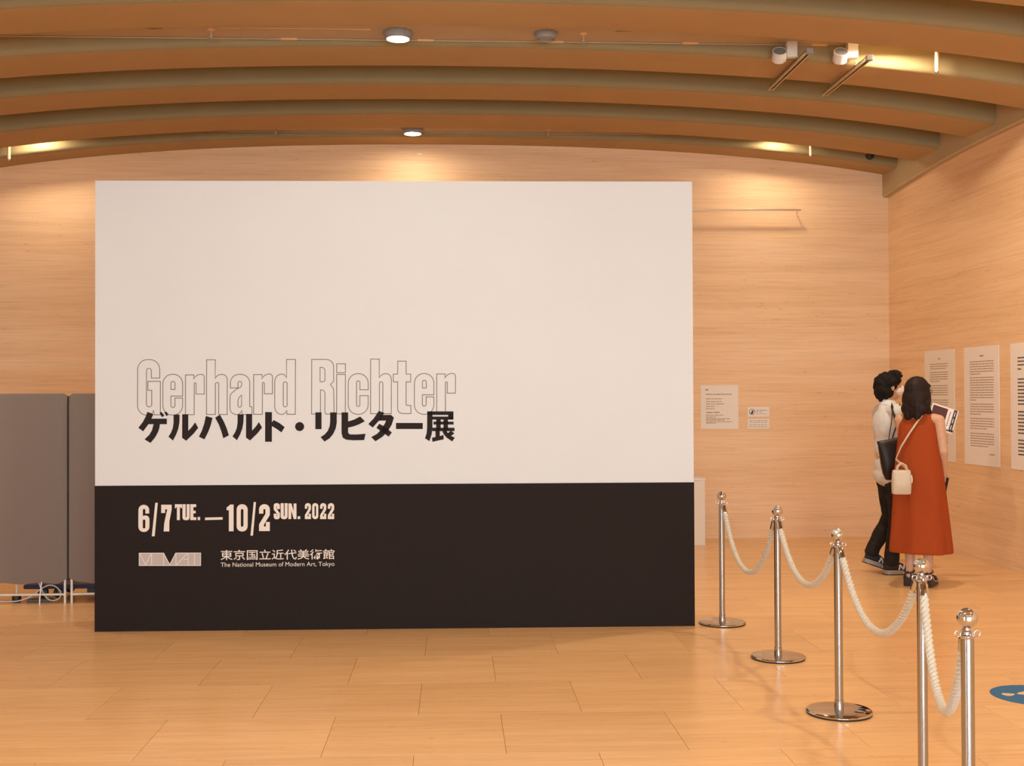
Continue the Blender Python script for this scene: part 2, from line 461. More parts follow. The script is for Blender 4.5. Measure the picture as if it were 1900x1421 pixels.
# flat boards closing the bays that hold lamps
ZB = 4.195
bays = [(8.435, 8.93), (11.649, 12.03)]
b = 8.435
while b-3.15 > YF: b -= 3.15; bays.append((b, b+.515))
boards = []
for i, (y0, y1) in enumerate(bays):
    o = MB().box((XL, y0, ZB), (4.8, y1+.02, ZB+.03)).build('trim_%d' % (3+i), M['board']); tag(o, kind='structure'); boards.append(o)
def conduit(bd, y, x0, x1):
    MB().tube([(x0, y, ZB-.006), (x1, y, ZB-.006)], .006, 8).build('conduit', M['board'], bd, smooth=40)
conduit(boards[0], 8.905, -3.6, 2.85); conduit(boards[1], 12.005, -2.6, 2.2)
def strip(bd, name, mat, xa, xb, ya, yb, h=.004):
    MB().box((xa, ya, ZB-h), (xb, yb, ZB)).build(name, mat, bd)
strip(boards[0], 'slot_trim', M['slot'], -1.68, -.60, 8.66, 8.672); strip(boards[0], 'slot', M['dark'], -1.55, -.73, 8.672, 8.680, .003)
for xa in (-1.28, -.26, .72, 1.75, 2.75): strip(boards[0], 'cable_clip', M['slot'], xa, xa+.12, 8.895, 8.915, .012)
strip(boards[1], 'slot_trim', M['slot'], -1.66, -.62, 11.84, 11.852)
def smudge(bd, x, y, sx, sy):
    mb = MB(); mb.add([(x+sx*(1+.25*math.sin(3*a+x))*math.cos(a), y+sy*(1+.2*math.cos(2*a))*math.sin(a), ZB-.0006) for a in [2*math.pi*i/20 for i in range(20)]], [tuple(range(20))])
    mb.build('water_stain', M['smudge'], bd)
smudge(boards[0], -2.16, 8.68, .07, .05); smudge(boards[0], 1.25, 8.64, .06, .02); smudge(boards[1], -2.12, 11.86, .06, .04)

# ------------------------------------------------------------------ lamps
def downlight(x, y, label, group, on=True, power=LAMP_W, drop=.055, r=.105):
    e = empty('downlight', (x, y, ZB), 0, label, 'ceiling lamp', group)
    mb = MB()
    pr = [(r*.80, .0), (r*1.0, -.002), (r*1.0, -drop*.55), (r*.93, -drop*.62), (r*.90, -drop), (r*.80, -drop), (r*.78, -drop+.010), (r*.78, -.004)]
    mb.lathe(pr, 40); mb.build('housing', M['lampgrey'], e, smooth=40)
    MB().lathe([(r*.77, -drop+.018), (r*.80, -drop+.012), (r*.6, -drop+.008), (.001, -drop+.006)], 40).build('diffuser', M['glow'] if on else M['lens'], e, smooth=50)
    for i in range(12):
        a = 2*math.pi*i/12
        T = Matrix.Translation((math.cos(a)*r*1.02, math.sin(a)*r*1.02, -.006)) @ Matrix.Rotation(a, 4, 'Z')
        MB().box((-.008, -.006, -.005), (.008, .006, .005), T).build('fixing_clip', M['lampgrey'], e)
    if on:
        l = bpy.data.lights.new('lamp_light', 'AREA'); l.energy = power; l.color = LAMP_COL; l.shape = 'DISK'; l.size = .15; l.spread = R(176)
        lo = bpy.data.objects.new('lamp_light', l); C.objects.link(lo); lo.parent = e; lo.location = (0, 0, -drop+.003)
    return e
LX = (-4.1, -.4, 3.3)
for bi, (y0, y1) in enumerate(bays):
    yc = {0: 8.72, 1: 11.86}.get(bi, (y0+y1)/2)
    pw = LAMP_W*(.30 if bi == 1 else 1.12)
    for xi, x in enumerate(LX):
        if bi == 0: lab = ('round downlight above the left end of the white panel, nearer bay', 'large glowing round downlight in the nearer ceiling bay', 'downlight hidden above the nearer bay beside the two white spotlights')[xi]
        elif bi == 1: lab = ('downlight hidden in the far bay washing the wall at the far left', 'small glowing round downlight in the far bay just above the white panel', 'downlight hidden in the far bay washing the wall above the picture rail')[xi]
        else: lab = 'round downlight in the ceiling bays overhead, nearer than the picture shows'
        if bi == 0 and xi == 0: lab = 'downlight hidden in the nearer bay towards the far left'
        downlight(x, yc - (.11 if bi == 0 and xi != 1 else 0), lab, 'recessed downlights of the vault' if bi < 2 else 'downlights overhead', power=pw*(1.5 if bi == 0 and xi == 2 else 1)*(.62 if xi == 0 and bi != 1 else 1))
sp = downlight(.69, 8.70, 'dark grey unlit round fixture in the nearer ceiling bay', 'recessed downlights of the vault', on=False, drop=.05, r=.082)

def sprinkler(x, y, label):
    e = empty('sprinkler_head', (x, y, ZB), 0, label, 'sprinkler', 'sprinkler heads on the ceiling boards')
    MB().lathe([(.001, 0), (.03, 0), (.03, -.004), (.012, -.008), (.010, -.012), (.001, -.012)], 16).build('flange', M['slot'], e, smooth=40)
    MB().lathe([(.009, -.01), (.009, -.045), (.012, -.05), (.012, -.06), (.006, -.065)], 12).build('stem', M['board'], e, smooth=40)
    MB().lathe([(.004, -.06), (.016, -.068), (.016, -.078), (.004, -.08)], 12).build('deflector', M['lampgrey'], e, smooth=40)
sprinkler(-1.76, 8.71, 'small sprinkler left of the large glowing downlight'); sprinkler(.97, 8.71, 'small sprinkler right of the unlit ceiling fixture')
sprinkler(-1.76, 11.86, 'tiny sprinkler in far bay left of the small downlight'); sprinkler(.96, 11.86, 'tiny sprinkler in far bay right of the small downlight')

def hanging_rod(x, y, z0, label):
    e = empty('hanging_rod', (x, y, ZB), 0, label, 'ceiling rod', 'slim rods hanging from the vault')
    L = ZB - z0
    MB().lathe([(.016, 0), (.017, -L+.03), (.014, -L+.015), (.010, -L+.012)], 16).build('tube', M['brass'], e, smooth=40)
    MB().lathe([(.011, -L+.013), (.012, -L+.008), (.008, -L), (.001, -L)], 12).build('tip', M['steel'], e, smooth=40)
hanging_rod(3.68, 8.80, 3.95, 'slim pale rod hanging at the right end of the nearer bay')
hanging_rod(-4.40, 11.95, 3.865, 'slim glowing rod hanging at the far left of the picture')
hanging_rod(3.67, 11.95, 3.955, 'slim rod hanging in the far bay above the picture rail')

def track(x, z, label):
    e = empty('light_track', (x, 8.60, z), 0, label, 'light track', 'light tracks under the ribs')
    L = 1.05
    mb = MB(); mb.box((-.018, 0, 0), (-.012, L, .03)); mb.box((.012, 0, 0), (.018, L, .03)); mb.box((-.018, 0, .024), (.018, L, .03))
    mb.build('channel', M['brass'], e); MB().box((-.012, .01, .012), (.012, L-.01, .024)).build('slot', M['dark'], e)
    MB().box((-.024, -.035, -.006), (.024, .0, .034)).build('feed_cap', M['lampgrey'], e, bevel=.003)
    for yy in (.28, .87): MB().lathe([(.006, .03), (.006, arch(x)-z+.01)], 8, Matrix.Translation((0, yy, 0))).build('hanger', M['lampgrey'], e)
track(2.63, 4.03, 'short dark light track, the left one of the two below the white spotlights'); track(3.08, 3.985, 'short dark light track, the right one of the two below the white spotlights')

def spotlight(x, label):
    e = empty('spotlight', (x, 8.86, ZB), 0, label, 'spotlight', 'white spotlights in the nearer bay')
    MB().box((.035, -.03, -.12), (.115, .03, 0)).build('driver_box', M['lampwhite'], e, bevel=.004)
    nrm = Vector((-.12, -.75, .66)).normalized(); q = Vector((0, 0, 1)).rotation_difference(nrm).to_matrix().to_4x4()
    T = Matrix.Translation((-.03, -.06, -.085)) @ q
    MB().lathe([(.001, -.085), (.05, -.085), (.054, -.08), (.054, 0), (.049, .0), (.047, -.006), (.001, -.006)], 28, T).build('can', M['lampwhite'], e, smooth=35)
    MB().lathe([(.001, -.008), (.047, -.008), (.047, -.002), (.001, -.001)], 28, T).build('lens', M['lens'], e, smooth=35)
    MB().tube([(.0, -.02, -.07), (.05, -.005, -.06)], .008, 8).build('yoke', M['lampwhite'], e, smooth=40)
spotlight(2.50, 'small white can spotlight, the left one of the pair'); spotlight(2.97, 'small white can spotlight, the right one of the pair')
e = empty('dome_camera', (4.31, 12.02, 3.985), 0, 'small dark dome camera in the far right ceiling corner', 'camera')
MB().lathe([(.001, .06), (.045, .06), (.045, .02), (.03, .015), (.001, .015)], 20).build('mount', M['board'], e, smooth=40)
MB().lathe([(.04, .02), (.045, .0), (.035, -.025), (.015, -.04), (.001, -.042)], 20).build('dome', M['castor'], e, smooth=50)

# picture rail on the back wall
e = empty('picture_rail', (0, YB, 3.462), 0, 'slim metal picture rail high on the back wall', 'rail')
MB().box((-2.9, -.128, -.006), (3.667, -.112, .010)).build('bar', M['rail'], e, bevel=.002)
for x in (-2.6, -1.2, .3, 1.8): MB().box((x-.006, -.125, -.004), (x+.006, 0, .004)).build('bracket', M['steel'], e)
MB().tube([(3.64, -.12, 0), (3.655, -.005, -.02)], .005, 8).build('end_bracket', M['rail'], e)
o = MB().box((-.375, YB-.006, 4.045), (-.325, YB, 4.063)).build('wall_tag', M['paper']); tag(o, 'tiny white tag on the wall below the small downlight', 'tag')

# ------------------------------------------------------------------ exhibition panel with its lettering
PW, PH, PB = 3.886, 2.914, .939
PL, PR = Vector((-2.314, 7.772, 0)), Vector((1.571, 7.695, 0))
panel = empty('exhibition_panel', PL, math.atan2(PR.y-PL.y, PR.x-PL.x), 'large free-standing white and black exhibition title panel', 'panel')
pb = MB().box((0, 0, 0), (PW, .42, PH)).build('white_board', M['white'], panel, bevel=.003)
MB().box((-.001, -.004, .0), (PW+.001, .002, PB)).build('black_band', M['black'], panel)
# flat artwork layout: a measured sheet grid -> metres on the panel
def homography(src, dst):
    A = []; bb = []
    for (x, y), (u, v) in zip(src, dst):
        A.append([x, y, 1, 0, 0, 0, -u*x, -u*y]); bb.append(u); A.append([0, 0, 0, x, y, 1, -v*x, -v*y]); bb.append(v)
    n = 8
    for i in range(n):
        p = max(range(i, n), key=lambda r: abs(A[r][i])); A[i], A[p] = A[p], A[i]; bb[i], bb[p] = bb[p], bb[i]
        for r in range(n):
            if r != i:
                f = A[r][i]/A[i][i]
                for c in range(i, n): A[r][c] -= f*A[i][c]
                bb[r] -= f*bb[i]
    h = [bb[i]/A[i][i] for i in range(n)]
    return lambda x, y: ((h[0]*x+h[1]*y+h[2])/(h[6]*x+h[7]*y+1), (h[3]*x+h[4]*y+h[5])/(h[6]*x+h[7]*y+1))
art = homography([(176, 336.5), (1284.5, 335), (177.5, 1172), (1290, 1161)], [(0, PH), (PW, PH), (0, 0), (PW, 0)])
S1 = lambda p: art(240+p[0]*.168421, 650+p[1]*.168421)
S2 = lambda p: art(550+p[0]*.168421, 650+p[1]*.168421)
S3 = lambda p: art(240+p[0]*.210526, 910+p[1]*.210526)
S4 = lambda p: art(250+p[0]*.071053, 1015+p[1]*.071053)
def sh(pts, dx, dy=0): return [(p[0]+dx, p[1]+dy, *p[2:]) for p in pts]
G_ = [(243,310),(335,310),(335,107,110),(92,107,110),(92,720,105),(240,720,40),(268,665),(278,715),(342,715),(342,347),(205,347),(205,445),(248,445),(248,628,29),(190,628,29),(190,203,27),(243,203,27)]
e_ = [(587,508),(587,268,105),(370,268,105),(370,718,105),(587,718,105),(587,530),(503,530),(503,634,22),(459,634,22),(459,508)]
eh = [(459,435),(503,435),(503,347,21),(459,347,21)]
r_ = [(618,275),(710,275),(708,322),(722,299),(742,281),(766,271),(790,268),(825,268,34),(825,486),(735,486),(735,362,10),(714,362,10),(714,712),(618,712)]
h_ = [(850,108),(945,108),(945,312),(962,290),(985,274),(1015,268),(1078,268,60),(1078,710),(984,710),(984,358,19),(947,358,18),(947,710),(850,710)]
a_ = [(1195,418),(1112,418),(1112,268,95),(1325,268,95),(1325,622),(1350,626),(1350,710),(1247,710),(1238,665),(1222,695),(1195,710),(1108,710,70),(1108,490,60),(1180,430),(1222,412),(1235,392),(1235,345,19),(1197,345,19)]
ah = [(1235,495),(1205,525),(1195,562),(1195,630,20),(1235,630,20)]
d_ = [(1730,103),(1827,103),(1827,706),(1735,706),(1733,663),(1716,692),(1690,708),(1600,708,80),(1600,264,80),(1690,264),(1712,278),(1730,305)]
dh = [(1694,350,21),(1736,350,21),(1736,626,21),(1694,626,21)]
R_ = [(165,102),(407,102,80),(407,345,28),(372,378),(407,425,30),(413,704),(325,704),(312,680),(312,437,42),(263,437),(263,704),(165,704)]
Rh = [(258,190),(312,190,38),(312,348,24),(258,348)]
c_ = [(697,435),(788,435),(788,258,105),(568,258,105),(568,706,105),(788,706,105),(788,500),(697,500),(697,620,18),(660,620,18),(660,338,18),(697,338,18)]
t_ = [(1113,120),(1206,120),(1206,262),(1256,262),(1256,348),(1206,348),(1206,604),(1258,608),(1258,697),(1113,697,55),(1113,348),(1065,348),(1065,262),(1113,262)]
e2 = [(1512,490),(1512,255,105),(1297,255,105),(1297,705,105),(1512,705,105),(1512,512),(1426,512),(1426,615,20),(1386,615,20),(1386,490)]
lines1 = [G_, e_, eh, r_, h_, a_, ah, sh(r_, 750, -5), d_, dh]
lines2 = [R_, Rh, [(441,150),(537,150),(537,248),(441,248)], [(441,266),(537,266),(537,702),(441,702)], c_, sh(h_, -35, -11), t_, e2, [(1386,415),(1428,415),(1428,330,20),(1386,330,20)], sh(r_, 925, -15)]
def flat_obj(mb, name, mat, parent, yoff):
    o = mb.build(name, mat, parent); o.location.y = yoff; return o
mb = MB()
def glyphs(S, shapes, groups, name, mat, yo, draw, label=None):
    i = 0
    for n_ in groups:
        mb = MB()
        for g in shapes[i:i+n_]: draw(mb, S, g)
        i += n_; o = flat_obj(mb, name, mat, panel, yo)
        if label: o['label'] = label
outl = lambda mb, S, g: ribbon(mb, [S(p) for p in rpoly(g)], .0042)
glyphs(S1, lines1, (1, 2, 1, 1, 2, 1, 2), 'outline_letter', M['print_line'], -.0006, outl, 'thin outlined condensed letter')
glyphs(S2, lines2, (2, 2, 1, 1, 1, 2, 1), 'outline_letter', M['print_line'], -.0006, outl, 'thin outlined condensed letter')
ru_l = [(488,712),(555,712),(553,800),(540,870),(518,930),(482,998),(432,955),(462,908),(480,860),(488,800)]
ru_r = [(583,708),(650,708),(650,890),(692,845),(725,797),(760,857),(710,920),(628,1000),(583,968)]
kana1 = [[(200,682),(268,708),(245,757),(415,757),(415,818),(338,818),(333,860),(318,905),(285,965),(235,1025),(170,985),(222,935),(252,885),(268,818),(213,818),(155,897),(102,857),(150,795),(182,735)],
  [(335,697),(355,682),(388,722),(362,742)], [(386,690),(408,678),(434,712),(410,730)], ru_l, ru_r,
  [(843,727),(917,748),(897,830),(870,902),(828,985),(767,955),(800,888),(826,810)], [(945,745),(998,712),(1040,785),(1073,862),(1097,940),(1035,972),(1015,900),(985,820)],
  sh(ru_l, 704, -4), sh(ru_r, 702, -4),
  [(1495,683),(1570,683),(1570,795),(1588,770),(1652,803),(1710,848),(1675,907),(1625,870),(1570,838),(1570,1010),(1495,1010)]]
kana2 = [[(34+50*math.cos(i*math.pi/14), 842+50*math.sin(i*math.pi/14)) for i in range(28)],
  [(207,685),(275,685),(275,870),(207,870)], [(370,685),(443,685),(443,800),(432,860),(405,920),(365,970),(308,1007),(265,957),(310,928),(345,887),(365,835),(370,780)],
  [(495,685),(568,685),(568,785),(632,765),(700,730),(752,782),(690,816),(630,838),(568,853),(568,905),(578,922),(600,928),(660,928),(760,920),(745,990),(620,992),(545,985),(508,962),(495,910)],
  [(905,668),(968,690),(920,762),(838,852),(790,812),(850,750)],
  [(930,712),(1040,712),(1072,740),(1050,815),(1010,885),(950,950),(870,1003),(822,957),(890,918),(940,862),(975,802),(985,774),(905,776)],
  [(910,810),(960,835),(1050,905),(1015,952),(880,855)],
  [(1095,800),(1390,800),(1390,867),(1095,867)],
  [(1438,672),(1728,672),(1728,712),(1438,712)], [(1670,700),(1728,700),(1728,762),(1670,762)], [(1490,729),(1728,729),(1728,763),(1490,763)],
  [(1438,672),(1497,672),(1497,850),(1488,925),(1465,1000),(1415,970),(1432,915),(1438,850)],
  [(1508,785),(1730,785),(1730,817),(1508,817)], [(1538,760),(1588,760),(1588,880),(1538,880)], [(1618,760),(1668,760),(1668,880),(1618,880)],
  [(1495,852),(1740,852),(1740,890),(1495,890)], [(1530,885),(1578,885),(1578,945),(1618,930),(1622,980),(1497,1008),(1492,962),(1530,955)],
  [(1605,885),(1650,885),(1685,935),(1745,962),(1715,1003),(1650,960),(1615,915)], [(1650,925),(1700,885),(1740,915),(1690,950)]]
def solid(mb, S, g): fill(mb, [[S(p) for p in g]])
glyphs(S1, kana1, (3, 2, 2, 2, 1), 'title_character', M['print_black'], -.0012, solid, 'heavy black Japanese title character')
glyphs(S2, kana2, (1, 2, 1, 3, 1, 12), 'title_character', M['print_black'], -.0012, solid, 'heavy black Japanese title character')
two = [(0,83),(0,0,45),(95,0,45),(95,95,25),(43,180),(43,196),(60,196),(60,156),(95,156),(95,236),(0,236),(0,178),(56,85),(56,43,8),(38,43,8),(38,83)]
zero = [(0,0,46),(97,0,46),(97,240,46),(0,240,46)]; zeroh = [(37,43,11),(60,43,11),(60,198,11),(37,198,11)]
def place(g, x, y, sx, sy): return [(x+p[0]*sx, y+p[1]*sy, *(q*min(sx, sy) for q in p[2:])) for p in g]
date = [
  [[(180,205),(180,128,46),(85,128,46),(85,367,46),(182,367,46),(182,212,34),(124,226),(124,165,10),(146,165,10),(146,205)], [(124,258,10),(146,258,10),(146,336,10),(124,336,10)]],
  [[(233,110),(255,110),(228,405),(203,405)]],
  [[(285,127),(377,127),(377,170),(357,275),(356,362),(307,362),(312,290),(338,168),(320,168),(320,200),(285,200)]],
  [[(405,123),(468,123),(468,158),(458,158),(454,148),(449,148),(449,262),(423,262),(423,148),(418,148),(414,158),(405,158)]],
  [[(472,123),(500,123),(500,238,4),(509,238,4),(509,123),(535,123),(535,263,24),(472,263,24)]],
  [[(541,123),(592,123),(592,148),(568,148),(568,180),(588,180),(588,203),(568,203),(568,237),(594,237),(594,262),(541,262)]],
  [[(606,235),(627,235),(627,262),(606,262)]], [[(670,240),(825,236),(825,258),(670,262)]],
  [[(893,125),(921,125),(921,360),(880,360),(880,175),(860,175),(860,152)]],
  [place(zero, 948, 122, 1, 1), place(zeroh, 948, 122, 1, 1)],
  [[(1098,103),(1118,103),(1092,398),(1070,398)]], [place(two, 1145, 122, 1, 1)],
  [[(1328,165),(1301,165),(1301,138,3),(1297,138,3),(1297,160),(1328,200,14),(1328,254,22),(1274,254,22),(1274,205),(1300,205),(1300,230,3),(1304,230,3),(1304,208),(1274,170,14),(1274,113,22),(1328,113,22)]],
  [[(1335,113),(1362,113),(1362,228,4),(1370,228,4),(1370,113),(1396,113),(1396,253,24),(1335,253,24)]],
  [[(1403,115),(1430,115),(1449,185),(1449,115),(1474,115),(1474,252),(1450,252),(1428,175),(1428,252),(1403,252)]],
  [[(1485,228),(1507,228),(1507,252),(1485,252)]],
  [place(two, 1548, 112, .56, .594)], [place(zero, 1612, 112, .56, .585), place(zeroh, 1612, 112, .56, .585)], [place(two, 1682, 112, .57, .594)], [place(two, 1750, 112, .585, .594)]]
for g in date:
    mb = MB(); fill(mb, [[S3(p) for p in rpoly(l, 5)] for l in g]); flat_obj(mb, 'date_character', M['print_pale'], panel, -.0048)
mb = MB(); fill(mb, [[S4(p) for p in [(128,155),(770,152),(928,440),(1085,150),(1740,148),(1740,490),(128,490)]]])
lg = flat_obj(mb, 'museum_logo', M['logo_fill'], panel, -.0048); lg['label'] = 'pale mauve notched logo bar'
mb = MB()
for l, cl_ in [([(135,162),(770,160),(928,460),(1085,158),(1733,156),(1733,482),(135,482)], True), ([(150,170),(300,470),(450,165)], False), ([(458,160),(458,485)], False), ([(770,160),(770,485)], False), ([(1090,160),(1090,485)], False), ([(1105,465),(1390,160)], False), ([(1290,318),(1405,318)], False), ([(1408,160),(1408,485)], False), ([(1575,160),(1575,485)], False)]:
    ribbon(mb, [S4(p) for p in l], .0045, cl_)
o = mb.build('logo_lines', M['print_pale'], lg); o.location.y = -.0005
mb = MB()
xa, za = art(410, 1039.3); xb, zb_ = art(620.8, 1018.6)
text_mesh(mb, '東京国立近代美術館', xa, xb, za, .006, zb_-za)
xa, za = art(410.3, 1051.6); xb, _ = art(620.8, 1051.6)
text_mesh(mb, 'The National Museum of Modern Art, Tokyo', xa, xb, za, .0)
o = flat_obj(mb, 'museum_name', M['print_pale'], panel, -.0048); o['label'] = 'museum name in Japanese and English'; o['kind'] = 'stuff'

# ------------------------------------------------------------------ notices
def sheet(name, loc, rz, wd, ht, mat, lines, label, group, ink, cat='poster', extra=None):
    """thin sheet, local x to the right as read, z up, front facing local -y"""
    e = empty(name, loc, rz, label, cat, group)
    MB().box((0, -.004, 0), (wd, -.0005, ht)).build('sheet', mat, e)
    mb = MB()
    for x0, x1, z, h, word in lines:
        x = x0
        while x < x1-.002:
            L = min(random.uniform(*word), x1-x)
            mb.add([(x, 0, z-h/2), (x+L, 0, z-h/2), (x+L, 0, z+h/2), (x, 0, z+h/2)], [(0, 1, 2, 3)])
            x += L + word[0]*.28
    o = mb.build('printed_text', ink, e); o.location.y = -.0046; o['kind'] = 'stuff'
    if extra: extra(e)
    return e
def para(z, n, pitch, x0, x1, last, h=.0075, word=(.02, .07)):
    return [(x0, x1 if i < n-1 else x0+(x1-x0)*last, z-i*pitch, h, word) for i in range(n)]
ang = math.atan2(-1, .045)      # along the right wall, reading direction towards the camera
def on_right(y): return (XR(y), y, .872)
PHT = 1.07
ls = [(.30, .34, .985, .012, (.02, .03))] + para(.935, 3, .022, .12, .50, .9) + para(.855, 5, .022, .12, .50, .55) + para(.725, 5, .022, .12, .50, 1) + para(.585, 3, .022, .12, .50, 1) + [(.46, .50, .50, .008, (.02, .03)), (.29, .34, .455, .011, (.02, .03))] + para(.41, 6, .022, .12, .50, .6) + para(.25, 4, .022, .12, .50, 1) + [(.46, .50, .07, .008, (.02, .03))]
sheet('wall_poster', on_right(11.563), ang, .637, PHT, M['paper'], ls, 'tall white text poster partly hidden behind the two visitors', 'tall text posters on the right wall', M['ink'])
ls = [(.30, .37, .985, .012, (.03, .07))] + para(.935, 6, .0225, .115, .55, .45) + para(.79, 10, .0225, .115, .55, .25) + para(.55, 5, .0225, .115, .55, .45) + para(.42, 5, .0225, .115, .55, .7) + para(.285, 6, .0225, .115, .55, .75) + [(.47, .555, .105, .010, (.03, .06))]
sheet('wall_poster', on_right(10.738), ang, .643, PHT, M['paper2'], ls, 'tall white text poster in full view, second on the right wall', 'tall text posters on the right wall', M['ink'])
ls = [(.12, .54, .945-.03*i, .011, (.01, .035)) for i in range(3)] + [(.12, .18, .85, .011, (.01, .03))] + [(.12, .54, .765-.03*i, .012, (.01, .035)) for i in range(8)] + [(.12, .54, .49-.03*i, .012, (.01, .035)) for i in range(7)] + [(.12, .54, .25-.03*i, .012, (.01, .035)) for i in range(5)]
sheet('wall_poster', on_right(9.902), ang, .66, PHT, M['paper2'], ls, 'tall text poster cut off by the right edge of the picture', 'tall text posters on the right wall', M['ink_dark'])
ls = [(.05, .08, .415, .016, (.012, .02)), (.055, .33, .367, .009, (.02, .06))] + [(.055, e_x, z, .007, (.02, .05)) for z, e_x in ((.319,.23),(.29,.22),(.264,.25),(.238,.15),(.214,.15),(.145,.24),(.125,.17),(.107,.31),(.094,.25),(.076,.33),(.062,.16))] + [(.055, .20, .175, .010, (.03, .08))]
sheet('wall_notice', (2.614, YB, 1.157), 0, .401, .464, M['paper'], ls, 'white notice sheet on the back wall beside the title panel', 'notices on the back wall', M['ink'], 'notice')
def icon(e):
    mb = MB(); ribbon(mb, [(.048+.029*math.cos(i*math.pi/14), .052+.029*math.sin(i*math.pi/14)) for i in range(28)], .005)
    mb.add([(.034, 0, .030), (.056, 0, .030), (.063, 0, .066), (.045, 0, .066)], [(0, 1, 2, 3)])
    ribbon(mb, [(.028, .032), (.068, .072)], .005, False)
    o = mb.build('prohibition_icon', M['ink_dark'], e); o.location.y = -.0046
sheet('wall_notice', (3.115, YB, 1.284), 0, .231, .104, M['paper'], [(.09, .21, .068, .007, (.02, .06)), (.09, .16, .050, .006, (.02, .04)), (.09, .21, .030, .004, (.02, .04))], 'small white card with a round prohibition icon', 'notices on the back wall', M['ink'], 'notice', icon)
sheet('wall_notice', (3.115, YB, 1.158), 0, .231, .104, M['paper'], [(.016, .21, z, .005, (.02, .05)) for z in (.086, .068, .042, .022)], 'small white card of faint text below the icon card', 'notices on the back wall', M['ink'], 'notice')
e = empty('low_plinth', (2.30, 12.02, 0), 0, 'pale low plinth edge showing behind the right edge of the panel', 'plinth')
MB().box((-.23, -.18, 0), (.23, .18, .655)).build('body', M['paper'], e, bevel=.003); MB().box((-.235, -.185, .655), (.235, .185, .675)).build('top', M['whitemetal'], e, bevel=.003)

# ------------------------------------------------------------------ stanchions and ropes
def stanchion(x, y, label, src=None):
    if src:
        e = copy_tree(src); e.location = (x, y, 0); e['label'] = label; return e
    e = empty('rope_stanchion', (x, y, 0), 0, label, 'stanchion', 'chrome rope stanchions')
    MB().lathe([(.001, .0), (.150, .0), (.152, .003), (.152, .007), (.001, .007)], 56).build('rubber_pad', M['rubber'], e, smooth=30)
    MB().lathe([(.001, .006), (.151, .006), (.1535, .009), (.1535, .013), (.150, .017), (.142, .019), (.024, .0225), (.001, .0225)], 64).build('base', M['chrome'], e, smooth=30)
    MB().lathe([(.0215, .02), (.0215, .062), (.0200, .064), (.0195, .02)], 32).build('base_collar', M['steel'], e, smooth=30)
    MB().lathe([(.001, .022), (.0192, .022), (.0192, .785), (.001, .785)], 40).build('pole', M['steel'], e, smooth=30)
    MB().lathe([(.001, .783), (.0195, .783), (.021, .786), (.021, .792), (.012, .795), (.0115, .800), (.015, .801), (.015, .804), (.009, .807), (.0085, .816), (.012, .819), (.001, .819)], 32).build('neck', M['chrome'], e, smooth=30)
    pr = [(.0305*math.sin(math.pi*i/20), .8425-.0305*math.cos(math.pi*i/20)) for i in range(21)]; pr[0] = (.0006, pr[0][1]); pr[-1] = (.0006, pr[-1][1])
    MB().lathe(pr, 40).build('ball', M['chrome'], e, smooth=60)
    for i in range(4):
        a = math.pi/2*i + math.pi/2; c, s = math.cos(a), math.sin(a)
        pts = [((.029+.009*math.cos(t))*c, (.029+.009*math.cos(t))*s, .797+.009*math.sin(t)) for t in [2*math.pi*k/16 for k in range(16)]]
        MB().tube(pts, .0022, 8, True).build('ring_hook', M['chrome'], e, smooth=60)
    return e
ST = [(1.768, 7.758), (1.853, 6.716), (1.818, 5.536), (1.806, 4.502), (1.514, 3.435)]
SL = ['chrome stanchion standing beside the right edge of the panel, farthest of five', 'chrome stanchion second from the title panel', 'chrome stanchion in the middle of the row of five', 'chrome stanchion in front of the woman in orange, base out of frame', 'nearest chrome stanchion with the largest ball, beside the blue sticker']
s0 = None
for (x, y), l in zip(ST, SL):
    s = stanchion(x, y, l, s0); s0 = s0 or s
def rope(i, zlow, label):
    a, b = Vector((*ST[i], 0)), Vector((*ST[i+1], 0)); d = (b-a); span = d.length; d.normalize()
    e = empty('barrier_rope', (a+b)/2, 0, label, 'rope', 'white twisted barrier ropes'); org = (a+b)/2
    g = .050; zt = .772
    half = span/2 - g
    # a catenary through both hooks and the low point
    lo, hi = .01, 5
    sag = zt - zlow - .014
    for _ in range(60):
        m = (lo+hi)/2
        if m*(math.cosh(half/m)-1) > sag: lo = m
        else: hi = m
    cc = (lo+hi)/2; pts = []
    n = 340
    smax = cc*math.sinh(half/cc)
    for k in range(n+1):
        s_ = -smax + 2*smax*k/n; t = cc*math.asinh(s_/cc)
        pts.append((a+b)/2 + d*t + Vector((0, 0, zlow+.014+cc*(math.cosh(t/cc)-1))) - org)
    MB().tube(pts, .0165, 18, lobes=3, amp=.42, twist=95).build('twisted_rope', M['rope'], e, smooth=60)
    for sgn, (p0, p1) in ((1, (pts[0], pts[9])), (-1, (pts[-1], pts[-10]))):
        q = Vector((0, 0, 1)).rotation_difference((p0-p1).normalized()).to_matrix().to_4x4()
        T = Matrix.Translation(p1) @ q; L = (p0-p1).length
        MB().lathe([(.0172, -.012), (.0172, L+.004), (.015, L+.010), (.006, L+.013), (.006, -.012)], 28, T).build('end_cap', M['chrome'], e, smooth=35)
        top = T @ Vector((0, 0, L+.012)); hk = Vector((a if sgn > 0 else b)) + d*sgn*.036 + Vector((0, 0, .80)) - org
        pp = [top, top*.7+hk*.3+Vector((0, 0, .002)), hk+d*sgn*.010, hk+Vector((0, 0, .008)), hk-d*sgn*.008, hk-d*sgn*.002+Vector((0, 0, -.010))]
        MB().tube(pp, .0033, 8).build('snap_hook', M['chrome'], e, smooth=60)
rope(0, .405, 'white twisted rope nearest the title panel'); rope(1, .505, 'white twisted rope second from the title panel')
rope(2, .475, 'white twisted rope hanging wide between middle stanchion and the next nearer one'); rope(3, .425, 'nearest white twisted rope, hanging steeply between the two nearest stanchions')

